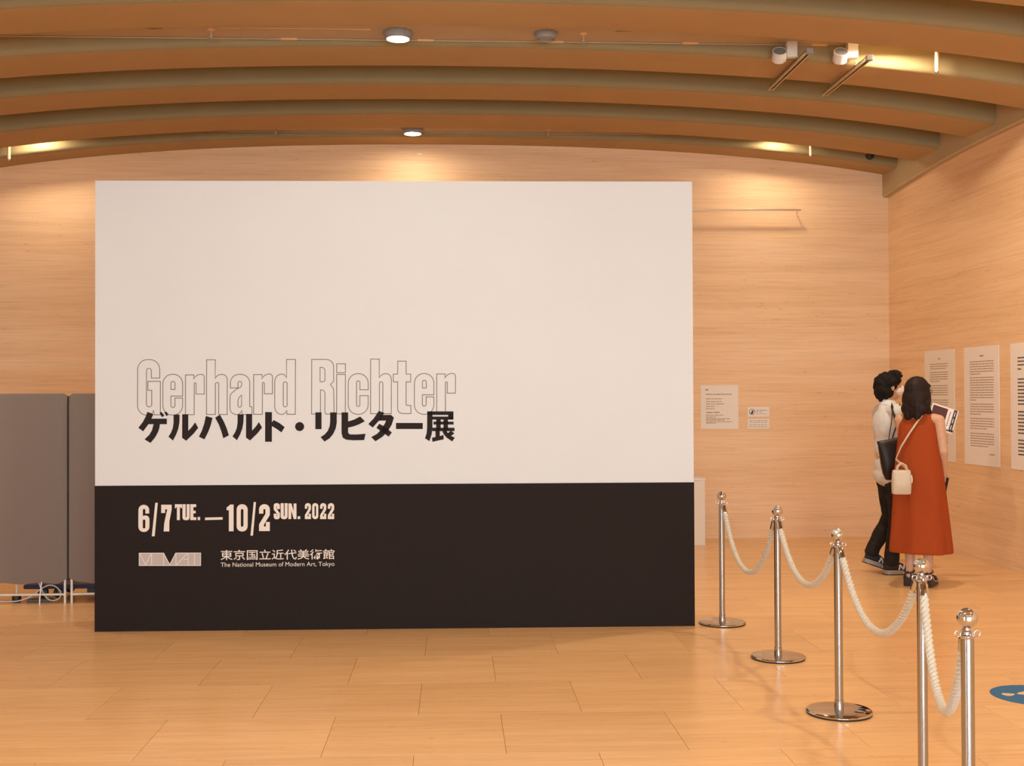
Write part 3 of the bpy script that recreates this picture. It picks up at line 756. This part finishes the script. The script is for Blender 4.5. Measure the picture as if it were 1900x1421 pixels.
# blue footprint sticker on the floor
sk = empty('floor_sticker', (2.90, 5.80, 0), R(12), 'round blue floor sticker with pale footprints at the right edge', 'sticker')
mb = MB().lathe([(.001, .0002), (.212, .0002), (.212, .0009), (.001, .0009)], 64); mb.build('disc', M['blue'], sk)
def footprint(x, y, sgn):
    sole = [(x+.068*math.cos(t), y+.034*math.sin(t)*(1+.2*sgn*math.cos(t)), .0013) for t in [2*math.pi*i/28 for i in range(28)]]
    heel = [(x-sgn*(.115-.034*math.cos(t)), y+.004+.026*math.sin(t)*(1-.55*math.cos(t)), .0013) for t in [2*math.pi*i/20 for i in range(20)]]
    MB().add(sole, [tuple(range(28))]).build('footprint_sole', M['stickerfoot'], sk); MB().add(heel, [tuple(range(20))]).build('footprint_heel', M['stickerfoot'], sk)
footprint(.0, .045, 1); footprint(.0, -.075, -1)

# ------------------------------------------------------------------ grey screens on the left with equipment behind
def screen(x, y, rz, wd, label, sgn):
    """local x from the shared seam outwards (sgn)"""
    e = empty('partition_screen', (x, y, 0), rz, label, 'screen', 'grey fabric partition screens')
    xs = sorted((sgn*.004, sgn*wd)); n = 40; rings = []
    for i in range(n+1):
        t = i/n; X = xs[0] + (xs[1]-xs[0])*t
        ed = min(t, 1-t)*wd; zb = .150 + (.035*max(0, 1-ed/.07)**1.2) + .006*math.sin(X*23)
        zt = 1.541 - .018*max(0, 1-ed/.02)
        h = .022 if .02 < ed else .012
        rings.append([(X, -h*.6, zb), (X, -h, zb+.03), (X, -h, zt-.02), (X, -h*.5, zt), (X, h*.5, zt), (X, h, zt-.02), (X, h, zb+.03), (X, h*.6, zb)])
    MB().loft(rings).build('fabric_cover', M['fabric'], e, smooth=50)
    for X in (sgn*.022, sgn*(wd-.022)): MB().lathe([(.001, 0), (.0088, 0), (.0088, .21), (.001, .21)], 12, Matrix.Translation((X, 0, 0))).build('leg', M['whitemetal'], e, smooth=40)
    MB().tube([(sgn*.022, 0, .066), (sgn*(wd-.022), 0, .066)], .0082, 10).build('cross_bar', M['whitemetal'], e, smooth=40)
    if sgn > 0: MB().box((-.016, .016, .17), (.016, .026, 1.52)).build('hinge_strip', M['dark'], e)
    X = sgn*.185
    if sgn < 0:
        MB().tube([(X, -.06, 0), (X, -.055, .05), (X, -.02, .16)], .005, 8).build('stay', M['whitemetal'], e, smooth=40)
    return e
screen(-2.832, 8.86, R(-.6), 1.2, 'grey fabric partition screen at the left edge of the picture', -1)
screen(-2.828, 8.86, R(5), 1.2, 'grey fabric partition screen half hidden behind the title panel', 1)
tr = empty('equipment_trolley', (-2.9, 9.02, 0), 0, 'navy trolley on black castors behind the grey screens', 'trolley')
MB().box((-.30, -.03, .086), (.75, .30, .118)).build('deck', M['navy'], tr, bevel=.006)
for cx, cy in ((-.17, .015), (-.055, .015), (.70, .03), (-.05, .26), (.70, .26)):
    T = Matrix.Translation((cx, cy, .0545)) @ Matrix.Scale(.8, 4) @ Matrix.Translation((0, 0, -.0005)) @ Matrix.Rotation(R(90), 4, 'Y') @ Matrix.Rotation(R(35), 4, 'X')
    w_ = MB().lathe([(.012, -.016), (.046, -.016), (.052, -.010), (.052, .010), (.046, .016), (.012, .016)], 28, T).build('castor', M['castor'], tr, smooth=40)
    MB().lathe([(.002, -.019), (.030, -.019), (.033, -.014), (.033, .014), (.030, .019), (.002, .019)], 20, T).build('hub', M['castor_hub'], w_, smooth=40)
    MB().box((cx-.018, cy-.016, .07), (cx+.018, cy+.016, .088)).build('fork', M['castor'], tr)
MB().box((.12, .12, .02), (.60, .20, .10)).build('crossbeam', M['greybox'], tr)
o = MB().tube([(-3.46, 8.955, .008), (-3.34, 8.935, .006), (-3.22, 8.905, .007), (-3.14, 8.915, .03), (-3.08, 8.935, .075), (-3.03, 8.945, .115), (-2.98, 8.955, .128), (-2.93, 8.945, .10), (-2.90, 8.935, .06), (-2.91, 8.915, .025), (-2.95, 8.905, .008), (-3.0, 8.915, .02), (-3.04, 8.935, .07), (-3.07, 8.955, .12), (-3.08, 8.965, .15)], .006, 8)
o = link('power_cable', evaluated(o.mesh('power_cable'), [('SUBSURF', dict(levels=1, render_levels=1))]), M['cable']); tag(o, 'white power cable looping on the floor under the grey screens', 'cable')
o.data.shade_smooth()
e = empty('plug_box', (-3.06, 8.945, 0), R(5), 'dark power strip lying on the floor under the grey screens', 'power strip')
MB().box((-.09, -.03, 0), (.09, .03, .022)).build('casing', M['greybox'], e, bevel=.006)
for i in range(3): MB().box((-.06+i*.05, -.012, .021), (-.035+i*.05, .012, .024)).build('socket', M['castor'], e)
e = empty('floor_weight', (-3.235, 8.95, 0), 0, 'small black floor weight with a pale post behind the left screen', 'weight')
MB().lathe([(.001, 0), (.030, 0), (.033, .005), (.033, .045), (.028, .055), (.001, .055)], 24).build('weight', M['castor'], e, smooth=40)
MB().lathe([(.007, .05), (.007, .18), (.001, .18)], 12).build('post', M['whitemetal'], e, smooth=40)

# ------------------------------------------------------------------ people
def hand(wrist, direction, palm_n, side, s=1.0, curl=.5):
    """palm plus five fingers as limbs; direction = towards the fingertips, palm_n = out of the palm, side = +1 thumb on the right of them"""
    d = Vector(direction).normalized(); n = Vector(palm_n); n = (n - d*n.dot(d)).normalized(); t = d.cross(n)*side
    w_ = Vector(wrist); P = []
    k0 = w_ + d*.085*s
    P.append(('c', w_, w_+d*.02*s, .024*s, .024*s))
    for off in (-.026, -.009, .009, .026): P.append(('c', w_+d*.015*s+t*off*.6*s, k0+t*off*s, .015*s, .0125*s))
    for off, L in ((.028, .072), (.0095, .080), (-.0095, .075), (-.028, .058)):
        a = k0 + t*off*s; dd = (d + n*curl*.35).normalized(); b = a + dd*L*.45*s
        d2 = (d + n*curl*1.2).normalized(); c = b + d2*L*.32*s; d3 = (d + n*curl*2.4).normalized(); e2_ = c + d3*L*.25*s
        P += [('c', a, b, .0098*s, .009*s), ('c', b, c, .009*s, .0082*s), ('c', c, e2_, .0082*s, .0072*s)]
    a = w_ + d*.025*s + t*.024*s; b = a + (d*.6 + t*.75 + n*.3).normalized()*.042*s; c = b + (d*.9 + t*.2 + n*.5).normalized()*.032*s
    P += [('c', a, b, .0135*s, .011*s), ('c', b, c, .0105*s, .008*s)]
    return [tuple(tuple(v) if isinstance(v, Vector) else v for v in p) for p in P]

# --- woman in the rust dress, back to the camera, looking right
WR = (3.672, 9.20, 0)
woman = empty('person', WR, R(-34), 'woman seen from behind in a long sleeveless rust-orange dress', 'person')
hd = lambda x, y, z: (x*math.cos(R(-18)) - y*math.sin(R(-18)), x*math.sin(R(-18)) + y*math.cos(R(-18)), z)   # head turned right
rotz = ((0, 0, 1), R(-18))
body = [('e', hd(0, .012, 1.535), (.072, .090, .108), rotz), ('e', hd(0, .035, 1.468), (.052, .060, .055), rotz), ('e', hd(0, .075, 1.51), (.045, .03, .05), rotz),
  ('c', hd(0, .10, 1.535), hd(0, .118, 1.505), .008, .012), ('e', hd(0, .098, 1.468), (.024, .012, .008), rotz), ('e', hd(.074, .0, 1.525), (.010, .02, .028)), ('e', hd(-.074, .0, 1.525), (.010, .02, .028)),
  ('c', (0, -.012, 1.34), (0, .008, 1.46), .052, .047),
  ('e', (0, 0, 1.22), (.135, .088, .15)), ('c', (0, 0, 1.12), (0, 0, .98), .10, .105), ('e', (0, -.005, .90), (.15, .105, .12)),
  ('c', (-.13, -.004, 1.315), (.13, -.004, 1.315), .045, .045),
  ('c', (.160, -.004, 1.308), (.192, -.012, 1.06), .044, .035), ('c', (.192, -.012, 1.06), (.172, .105, .885), .035, .024),
  ('c', (-.142, .0, 1.308), (-.135, .125, 1.09), .044, .035), ('c', (-.135, .125, 1.09), (.03, .265, 1.19), .034, .024)]
for s in (-1, 1):
    body += [('c', (s*.08, 0, .88), (s*.074, .012, .50), .078, .052), ('c', (s*.074, .012, .50), (s*.07, -.012, .14), .052, .033), ('c', (s*.07, -.02, .12), (s*.07, -.035, .085), .032, .028),
             ('c', (s*.07, -.03, .085), (s*.075, .10, .045), .027, .024), ('c', (s*.075, .10, .043), (s*.078, .135, .04), .022, .016)]
body += hand((.172, .105, .885), (-.25, .35, -.9), (-.8, .5, 0), 1, .92, .7)
body += hand((.03, .265, 1.19), (.70, .30, .60), (.3, .8, -.5), 1, .92, .55)
o = link('body', blob(body, .0045, 5, 'body'), M['skin'], woman)
def ring_dress(z, rx, ry, cx, cy, fold, n=72):
    out = []
    for i in range(n):
        a = 2*math.pi*i/n
        f = 1 + fold*(.55*math.sin(a*7+.6) + .45*math.sin(a*4-1.0+z*2))
        dip = .050*math.exp(-((a-R(255))/R(32))**2)*max(0, min(1, (z-1.27)/.08))
        out.append((cx + rx*f*math.cos(a), cy + ry*f*math.sin(a), z - dip))
    return out
DR = [(.266, .228, .168, .012, -.005, .075), (.268, .236, .175, .012, -.005, .075), (.45, .220, .158, .010, -.006, .060), (.65, .204, .142, .006, -.008, .042), (.85, .190, .132, .002, -.010, .018), (1.0, .172, .120, 0, -.008, .010),
      (1.12, .158, .112, 0, -.004, .006), (1.20, .152, .106, 0, -.002, .004), (1.26, .143, .098, 0, -.002, 0), (1.30, .134, .086, 0, -.004, 0), (1.335, .122, .072, 0, -.008, 0), (1.356, .104, .062, 0, -.010, 0), (1.366, .080, .056, 0, -.010, 0)]
rings = []
for k in range(len(DR)-1):
    a, b = DR[k], DR[k+1]; n = max(1, int(abs(b[0]-a[0])/.03))
    for j in range(n): t = j/n; rings.append(ring_dress(*[a[q]+(b[q]-a[q])*t for q in range(6)]))
rings.append(ring_dress(*DR[-1]))
mb = MB().loft(rings, False); me = mb.mesh('dress'); me = evaluated(me, [('SOLIDIFY', dict(thickness=.005, offset=0)), ('SUBSURF', dict(levels=1, render_levels=1))]); me.shade_smooth()
dr = link('dress', me, M['dress'], woman)
pl = MB(); pp = []
for i in range(12):
    z = 1.30 - i*.09; k = max(j for j in range(len(DR)) if DR[j][0] <= z); k = min(k, len(DR)-2); t = (z-DR[k][0])/(DR[k+1][0]-DR[k][0])
    rx, ry, cx, cy, fo = [DR[k][q]+(DR[k+1][q]-DR[k][q])*t for q in range(1, 6)]
    a = R(258); f = 1 + fo*(.55*math.sin(a*7+.6) + .45*math.sin(a*4-1.0+z*2)); pp.append((cx+rx*f*math.cos(a), cy+ry*f*math.sin(a)-.002, z))
pl.tube(pp, .003, 8).build('back_seam', M['dress'], dr, smooth=60)
pp = [(.02+.098*math.cos(t), -.008+.06*math.sin(t), 1.352+.012*math.cos(t)**2) for t in [2*math.pi*i/24 for i in range(24)]]
# hair: skull cap and a shoulder-length curtain
hr = [('e', hd(0, -.018, 1.55), (.092, .105, .105), rotz), ('e', hd(0, -.055, 1.47), (.100, .075, .12), rotz), ('e', hd(0, -.060, 1.40), (.108, .062, .075), rotz), ('e', hd(.072, -.005, 1.47), (.030, .055, .12), rotz), ('e', hd(-.072, -.005, 1.46), (.030, .055, .13), rotz),
      ('c', hd(.083, -.02, 1.44), hd(.085, .0, 1.335), .032, .016), ('c', hd(-.083, -.02, 1.44), hd(-.095, -.02, 1.345), .034, .02), ('c', hd(.035, -.075, 1.42), hd(.04, -.08, 1.34), .05, .03), ('c', hd(-.035, -.08, 1.42), hd(-.04, -.085, 1.335), .05, .03), ('c', hd(.09, .01, 1.40), hd(.11, .03, 1.325), .014, .006), ('c', hd(0, .05, 1.62), hd(.045, .085, 1.575), .03, .015), ('c', hd(0, .05, 1.62), hd(-.045, .085, 1.575), .03, .015)]
me = blob(hr, .005, 6, 'hair')
displace(me, lambda c, n_: .0045*noise.noise(Vector((math.atan2(c.y+.03, c.x)*14, c.z*2.2, 1.7))) + .002*noise.noise(Vector((math.atan2(c.y+.03, c.x)*40, c.z*3, 4))))
link('hair', me, M['hair_brown'], woman)
gl = MB()
for s in (-1, 1):
    c = hd(s*.034, .112, 1.533); gl.tube([Vector(c) + Vector(hd(.024*math.cos(t), 0, .021*math.sin(t))) for t in [2*math.pi*i/20 for i in range(20)]], .0022, 6, True)
    gl.tube([hd(s*.058, .110, 1.538), hd(s*.080, .05, 1.54), hd(s*.084, -.01, 1.535)], .0022, 6)
gl.tube([hd(-.010, .114, 1.537), hd(.010, .114, 1.537)], .0022, 6)
gl.build('glasses', M['castor'], woman, smooth=60)
for s in (-1, 1):
    e = MB()
    prof = [(-.075, .0), (-.078, .062), (-.03, .064), (.05, .035), (.135, .024), (.155, .02), (.155, .0), (.04, .0)]
    e.loft([[(s*.074+dx*(1 if yy > 0 else .82), yy, zz) for yy, zz in prof] for dx in (-.038, .038)])
    sh_ = e.build('shoe', M['shoe'], woman, smooth=40, bevel=.003)
    MB().tube([(s*.07+.040*math.cos(t), -.025+.042*math.sin(t), .118+.012*math.sin(t)) for t in [2*math.pi*i/20 for i in range(20)]], .006, 8, True, flat=(.5, 1.2)).build('ankle_strap', M['shoe'], sh_, smooth=60)
    MB().tube([(s*.076+.040*math.cos(t), .08, .040+.032*math.sin(t)) for t in [math.pi*i/12 for i in range(13)]], .012, 8, flat=(.35, 1)).build('toe_strap', M['shoe'], sh_, smooth=60)
    MB().tube([(s*.074-.03, -.06, .06), (s*.071-.022, -.066, .10), (s*.071, -.068, .112), (s*.071+.022, -.066, .10), (s*.074+.03, -.06, .06)], .008, 8, flat=(.4, 1)).build('heel_strap', M['shoe'], sh_, smooth=60)

# --- man walking to the right in white shirt and black trousers
MR = (3.69, 9.88, 0)
man = empty('person', MR, R(-86), 'man in white shirt, black trousers and face mask walking right', 'person')
up = R(9)
def mh(x, y, z):           # head tipped back a little
    z0 = 1.50; return (x, y*math.cos(up) - (z-z0)*math.sin(up)*.6 + .01, z0 + (z-z0)*math.cos(up) + y*math.sin(up))
rx_ = ((1, 0, 0), up)
body = [('e', mh(0, .005, 1.59), (.076, .096, .105), rx_), ('e', mh(0, .035, 1.515), (.057, .065, .055), rx_), ('e', mh(0, .08, 1.56), (.048, .028, .055), rx_), ('c', mh(0, .100, 1.585), mh(0, .122, 1.555), .009, .013), ('e', mh(0, .102, 1.515), (.025, .012, .008), rx_), ('c', mh(-.045, .075, 1.605), mh(.045, .075, 1.605), .014, .014),
  ('e', mh(.078, -.005, 1.575), (.011, .021, .032), rx_), ('e', mh(-.078, -.005, 1.575), (.011, .021, .032), rx_), ('c', (0, -.02, 1.38), mh(0, -.005, 1.52), .058, .052),
  ('e', (0, 0, 1.24), (.16, .10, .17)), ('c', (0, 0, 1.12), (0, 0, .95), .11, .115), ('e', (0, 0, .90), (.15, .11, .11)), ('c', (-.16, -.005, 1.375), (.16, -.005, 1.375), .05, .05),
  ('c', (.185, -.005, 1.365), (.215, .03, 1.10), .046, .038), ('c', (.215, .03, 1.10), (.13, .235, 1.03), .037, .027), ('c', (-.185, -.005, 1.365), (-.215, .03, 1.10), .046, .038), ('c', (-.215, .03, 1.10), (-.13, .235, 1.03), .037, .027)]
RK, RA, LK, LA = (.086, .035, .475), (.082, -.028, .095), (-.086, .05, .475), (-.082, -.135, .155)
body += [('c', (.085, 0, .88), RK, .085, .058), ('c', RK, RA, .055, .036), ('c', RA, (.085, .10, .045), .034, .026), ('c', (-.085, 0, .88), LK, .085, .058), ('c', LK, LA, .055, .036), ('c', LA, (-.083, -.02, .045), .034, .026)]
body += hand((.13, .235, 1.03), (-.55, .8, -.1), (-.6, -.3, -.5), 1, 1, .7) + hand((-.13, .235, 1.03), (.55, .8, -.1), (.6, -.3, -.5), -1, 1, .7)
link('body', blob(body, .0045, 5, 'body'), M['skin'], man)
shirt = [('e', (0, -.004, 1.25), (.178, .124, .175)), ('c', (-.165, -.006, 1.372), (.165, -.006, 1.372), .060, .060), ('e', (0, .004, 1.06), (.168, .118, .22)), ('e', (0, .002, .90), (.172, .122, .17)), ('e', (0, .002, .83), (.176, .130, .105)), ('c', (0, -.016, 1.38), (0, -.010, 1.445), .078, .066),
  ('c', (.185, -.005, 1.362), (.219, .025, 1.12), .062, .056), ('c', (-.185, -.005, 1.362), (-.219, .025, 1.12), .062, .056)]
for s in (-1, 1): shirt += [('c', (s*.219, .025, 1.12), (s*.19, .085, 1.085), .054, .050)]
me = blob(shirt, .0065, 8, 'shirt')
displace(me, lambda c, n_: .007*noise.noise(Vector((c.x*9, c.y*9, c.z*6))) + .004*noise.noise(Vector((c.x*22, c.y*22, c.z*14))))
sh_o = link('shirt', me, M['shirt'], man)
mb = MB(); mb.loft([[((.066+.008*k_)*math.cos(t), -.010+(.068+.006*k_)*math.sin(t), 1.418 + .042*q - .012*math.sin(t)) for t in [2*math.pi*i/32 for i in range(32)]] for q, k_ in ((0, 1), (1, 0), (1.05, -.4), (.2, -.5))], False)
mb.build('collar', M['shirt'], sh_o, smooth=60)
tro = [('e', (0, 0, .86), (.150, .102, .10)), ('c', (.080, 0, .84), RK, .088, .074), ('c', RK, (RA[0], RA[1], .11), .075, .062), ('c', (-.080, 0, .84), LK, .088, .074), ('c', LK, (LA[0], LA[1]+.012, LA[2]+.02), .075, .060)]
me = blob(tro, .0065, 6, 'trousers')
displace(me, lambda c, n_: .006*noise.noise(Vector((c.x*8, c.y*8, c.z*16))) + .006*noise.noise(Vector((c.x*16, c.y*16, c.z*7+3)))*(1.6 if c.z < .3 else .7))
link('trousers', me, M['trousers'], man)
hr = [('e', mh(0, -.018, 1.61), (.094, .108, .096), rx_), ('e', mh(0, -.045, 1.565), (.092, .085, .095), rx_), ('c', mh(-.05, .055, 1.675), mh(.05, .055, 1.675), .036, .036), ('c', mh(0, .05, 1.68), mh(.02, .105, 1.655), .035, .016), ('c', mh(.05, .05, 1.66), mh(.070, .075, 1.615), .030, .014), ('c', mh(-.05, .05, 1.66), mh(-.070, .075, 1.615), .030, .014),
      ('c', mh(.03, .06, 1.69), mh(.03, .115, 1.685), .022, .007), ('c', mh(0, -.07, 1.53), mh(0, -.062, 1.485), .060, .045), ('c', mh(.075, .015, 1.62), mh(.082, .02, 1.57), .022, .010), ('c', mh(-.075, .015, 1.62), mh(-.082, .02, 1.57), .022, .010)]
me = blob(hr, .005, 5, 'hair')
displace(me, lambda c, n_: .010*noise.noise(Vector((c.x*30, c.y*30, c.z*22))) + .005*noise.noise(Vector((c.x*70, c.y*70, c.z*40))))
link('hair', me, M['hair_black'], man)
mk = blob([('e', mh(0, .062, 1.53), (.064, .068, .056), rx_), ('e', mh(0, .105, 1.545), (.030, .026, .034), rx_)], .005, 6, 'mask')
mo = link('face_mask', mk, M['mask'], man)
for s in (-1, 1):
    for z in (1.565, 1.515): MB().tube([mh(s*.056, .06, z), mh(s*.078, .015, (z+1.56)/2), mh(s*.083, -.015, 1.57)], .002, 6).build('ear_loop', M['mask'], mo)
for s, heel, toe in ((1, Vector((.084, -.085, 0)), Vector((.086, .16, 0))), (-1, Vector((-.083, -.195, .080)), Vector((-.082, .03, 0)))):
    d = (toe-heel); L = .285; T = Matrix.Translation(heel) @ Matrix.Rotation(math.atan2(-d.z, Vector((d.x, d.y, 0)).length)*-1, 4, 'X') if False else None
    yv = d.normalized(); xv = Vector((1, 0, 0)); zv = xv.cross(yv).normalized()
    T = Matrix(((xv.x, yv.x, zv.x, heel.x), (xv.y, yv.y, zv.y, heel.y), (xv.z, yv.z, zv.z, heel.z), (0, 0, 0, 1)))
    def out(y_, wf):   # half width of the last along the foot
        t = y_/L; return (.036 + .012*math.sin(min(1, t*1.25)*math.pi*.75))*wf*(1 if t < .82 else max(.25, math.sqrt(max(0, 1-((t-.82)/.19)**2))))*(1 if t > .06 else .8)
    prof = [(.0, .045, .105), (.03, .05, .112), (.07, .05, .115), (.11, .05, .108), (.15, .045, .092), (.19, .04, .074), (.23, .035, .06), (.26, .032, .052), (.28, .03, .042)]
    rings = []
    for y_, zl, zh in prof:
        h = out(y_, 1); rings.append([T @ Vector((h*math.cos(a)*(1 if math.sin(a) < .3 else .9), y_, .024 + (zh-.024)*(.5+.5*math.sin(a)))) for a in [2*math.pi*i/20 for i in range(20)]])
    so = MB().loft(rings).build('sneaker', M['sneaker'], man, smooth=60)
    def solepart(z0, z1, y0, y1, mat, nm, wf=1.08):
        yy_ = [y0 + (y1-y0)*i/14 for i in range(15)]; rr = []
        for y_ in yy_:
            h = out(min(max(y_, .002), L*.985), wf); rr.append([T @ Vector((-h, y_, z0)), T @ Vector((h, y_, z0)), T @ Vector((h*1.02, y_, z1)), T @ Vector((-h*1.02, y_, z1))])
        MB().loft(rr).build(nm, mat, so, smooth=30)
    solepart(.006, .040, -.006, .14, M['sole'], 'heel_midsole'); solepart(.006, .030, .14, .284, M['solewhite'], 'toe_midsole'); solepart(0, .008, -.006, .286, M['rubber'], 'outsole')
    nb = MB(); xo = .0505
    for quad in ([(.100, .045), (.112, .045), (.112, .088), (.100, .088)], [(.138, .045), (.150, .045), (.150, .088), (.138, .088)], [(.100, .088), (.114, .088), (.150, .045), (.136, .045)]):
        nb.add([T @ Vector((xo-.006*(q[1]-.045)/.043, q[0]+.22*(q[1]-.045), q[1])) for q in quad] + [T @ Vector((xo-.006*(q[1]-.045)/.043-.012, q[0]+.22*(q[1]-.045), q[1])) for q in quad], [(0, 1, 2, 3), (7, 6, 5, 4), (0, 4, 5, 1), (1, 5, 6, 2), (2, 6, 7, 3), (3, 7, 4, 0)])
    nb.build('side_letter', M['mask'], so)

# --- tote bag on the man's shoulder (own frame follows his)
bag = empty('tote_bag', (0, 0, 0), 0, 'dark leather tote bag hanging from the walking man\'s shoulder', 'bag')
MRm = Matrix.Translation(MR) @ Matrix.Rotation(R(-86), 4, 'Z')
def m2w(p): return MRm @ Vector(p)
bag.location = m2w((.318, -.09, 1.015)); bag.rotation_euler = (0, 0, R(-6))
bl = lambda p: tuple(bag_inv @ m2w(p))
bag_inv = (Matrix.Translation(bag.location) @ Matrix.Rotation(R(-6), 4, 'Z')).inverted()
rings = []
for z, wl, wr_, t in ((-.205, -.075, .125, .016), (-.20, -.085, .135, .035), (-.15, -.105, .140, .052), (-.08, -.118, .142, .054), (.0, -.130, .142, .046), (.08, -.142, .142, .032), (.135, -.150, .140, .022), (.140, -.150, .140, .014)):
    n = 28; rr = []
    for i in range(n):
        a = 2*math.pi*i/n; ca, sa = math.cos(a), math.sin(a)
        cx = (wl+wr_)/2; hx = (wr_-wl)/2
        px_ = cx + hx*math.copysign(abs(ca)**.45, ca); py_ = t*math.copysign(abs(sa)**.7, sa)
        zz = z + (.03*(px_/.15) if z > .1 else 0) + .008*math.sin(px_*30+z*20)*(1 if -.18 < z < .1 else 0)
        rr.append((px_, py_ + .006*math.sin(px_*25+z*30), zz))
    rings.append(rr)
bb_ = MB().loft(rings).build('bag_body', M['leather'], bag, smooth=60)
MB().box((.035, -.060, -.135), (.115, -.052, -.075)).build('pale_patch', M['patch'], bag)
for x0, x1, dy, pk in ((-.055, .045, -.012, (.175, -.055, 1.438)), (-.02, .10, .012, (.195, .005, 1.436))):
    top = Vector(bl(pk)); a = Vector((x0, dy, .13)); b = Vector((x1, dy, .13)); pts = []
    for i in range(25):
        t = i/24
        if i <= 12:
            q = i/12; p = a.lerp(top, q); p.x = a.x + (top.x-a.x)*math.sin(q*math.pi/2)**1.2
        else:
            q = (i-12)/12; p = top.lerp(b, q); p.x = b.x + (top.x-b.x)*math.cos(q*math.pi/2)**1.2
        pts.append(p)
    MB().tube(pts, .011, 10, flat=(.3, 1)).build('strap', M['leather'], bag, smooth=60)

# --- cream shoulder bag on the woman's left hip
WRm = Matrix.Translation(WR) @ Matrix.Rotation(R(-34), 4, 'Z')
hb = empty('handbag', (3.48, 9.06, .835), R(-10), 'small cream handbag hanging at the hip of the woman in orange', 'handbag')
rings = []
for z, hx, hy in ((-.10, .060, .040), (-.095, .070, .048), (-.02, .074, .048), (.06, .070, .040), (.085, .066, .032), (.088, .060, .026)):
    n = 28
    rings.append([(hx*math.copysign(abs(math.cos(a))**.5, math.cos(a)) + .012*z, hy*math.copysign(abs(math.sin(a))**.6, math.sin(a)), z) for a in [2*math.pi*i/n for i in range(n)]])
MB().loft(rings).build('bag_body', M['cream'], hb, smooth=60)
for dy in (-.028, .028): MB().tube([(-.035, dy, .08), (-.03, dy, .115), (.0, dy*.8, .145), (.03, dy, .125), (.045, dy, .08)], .0055, 8).build('handle', M['cream'], hb, smooth=60)
hbi = (Matrix.Translation(hb.location) @ Matrix.Rotation(R(-10), 4, 'Z')).inverted()
w2 = lambda p: tuple(hbi @ (WRm @ Vector(p)))
MB().tube([(.062, 0, .075)] + [w2(p) for p in ((-.150, -.105, 1.0), (-.105, -.125, 1.10), (-.045, -.122, 1.20), (.012, -.108, 1.29), (.045, -.075, 1.345), (.062, -.03, 1.372), (.068, .02, 1.368), (.06, .07, 1.34))], .0075, 10, flat=(.45, 1.25)).build('shoulder_strap', M['cream'], hb, smooth=60)
MB().tube([(.068, -.03, .05), (.073, -.035, .02), (.070, -.035, -.01)], .006, 8).build('charm', M['solewhite'], hb, smooth=60)

# --- brochure held open in front of the woman, small phone in her lowered hand
br = empty('brochure', tuple(WRm @ Vector((.135, .285, 1.315))), 0, 'open brochure with maroon picture held up by the woman', 'brochure')
br.rotation_euler = (R(-8), R(19), R(-8))
MB().box((-.115, -.003, -.098), (.098, .003, .098)).build('pages', M['paper2'], br)
MB().box((-.105, -.0042, -.055), (.015, -.003, .085)).build('picture', M['maroon'], br)
mb = MB()
mb.add([(.062, 0, -.085), (.090, 0, -.085), (.090, 0, .096), (.062, 0, .096)], [(0, 1, 2, 3)])
o = mb.build('black_bar', M['ink_dark'], br); o.location.y = -.0042
mb = MB()
for i in range(3): mb.add([(.072, 0, -.070+i*.056), (.078, 0, -.070+i*.056), (.078, 0, -.034+i*.056), (.072, 0, -.034+i*.056)], [(0, 1, 2, 3)])
o = mb.build('pale_slots', M['paper2'], br); o.location.y = -.0046; o['kind'] = 'stuff'
mb = MB()
for k in range(9): mb.add([(.035, 0, -.05+k*.014), (.042, 0, -.05+k*.014), (.042, 0, -.041+k*.014), (.035, 0, -.041+k*.014)], [(0, 1, 2, 3)])
x = -.1
while x < .085:
    L = random.uniform(.006, .016); h = random.uniform(.010, .022); mb.add([(x, 0, -.088), (x+L, 0, -.088), (x+L, 0, -.088+h), (x, 0, -.088+h)], [(0, 1, 2, 3)]); x += L+.004
o = mb.build('printed_text', M['ink_dark'], br); o.location.y = -.0042; o['kind'] = 'stuff'
ph = empty('phone', tuple(WRm @ Vector((.150, .185, .795))), R(-34), 'small black phone in the lowered hand of the woman', 'phone')
ph.rotation_euler = (R(20), R(15), R(-34))
MB().box((-.034, -.004, -.065), (.034, .004, .065)).build('case', M['castor'], ph, bevel=.003); MB().box((-.030, .004, -.060), (.030, .0046, .060)).build('screen', M['lens'], ph)
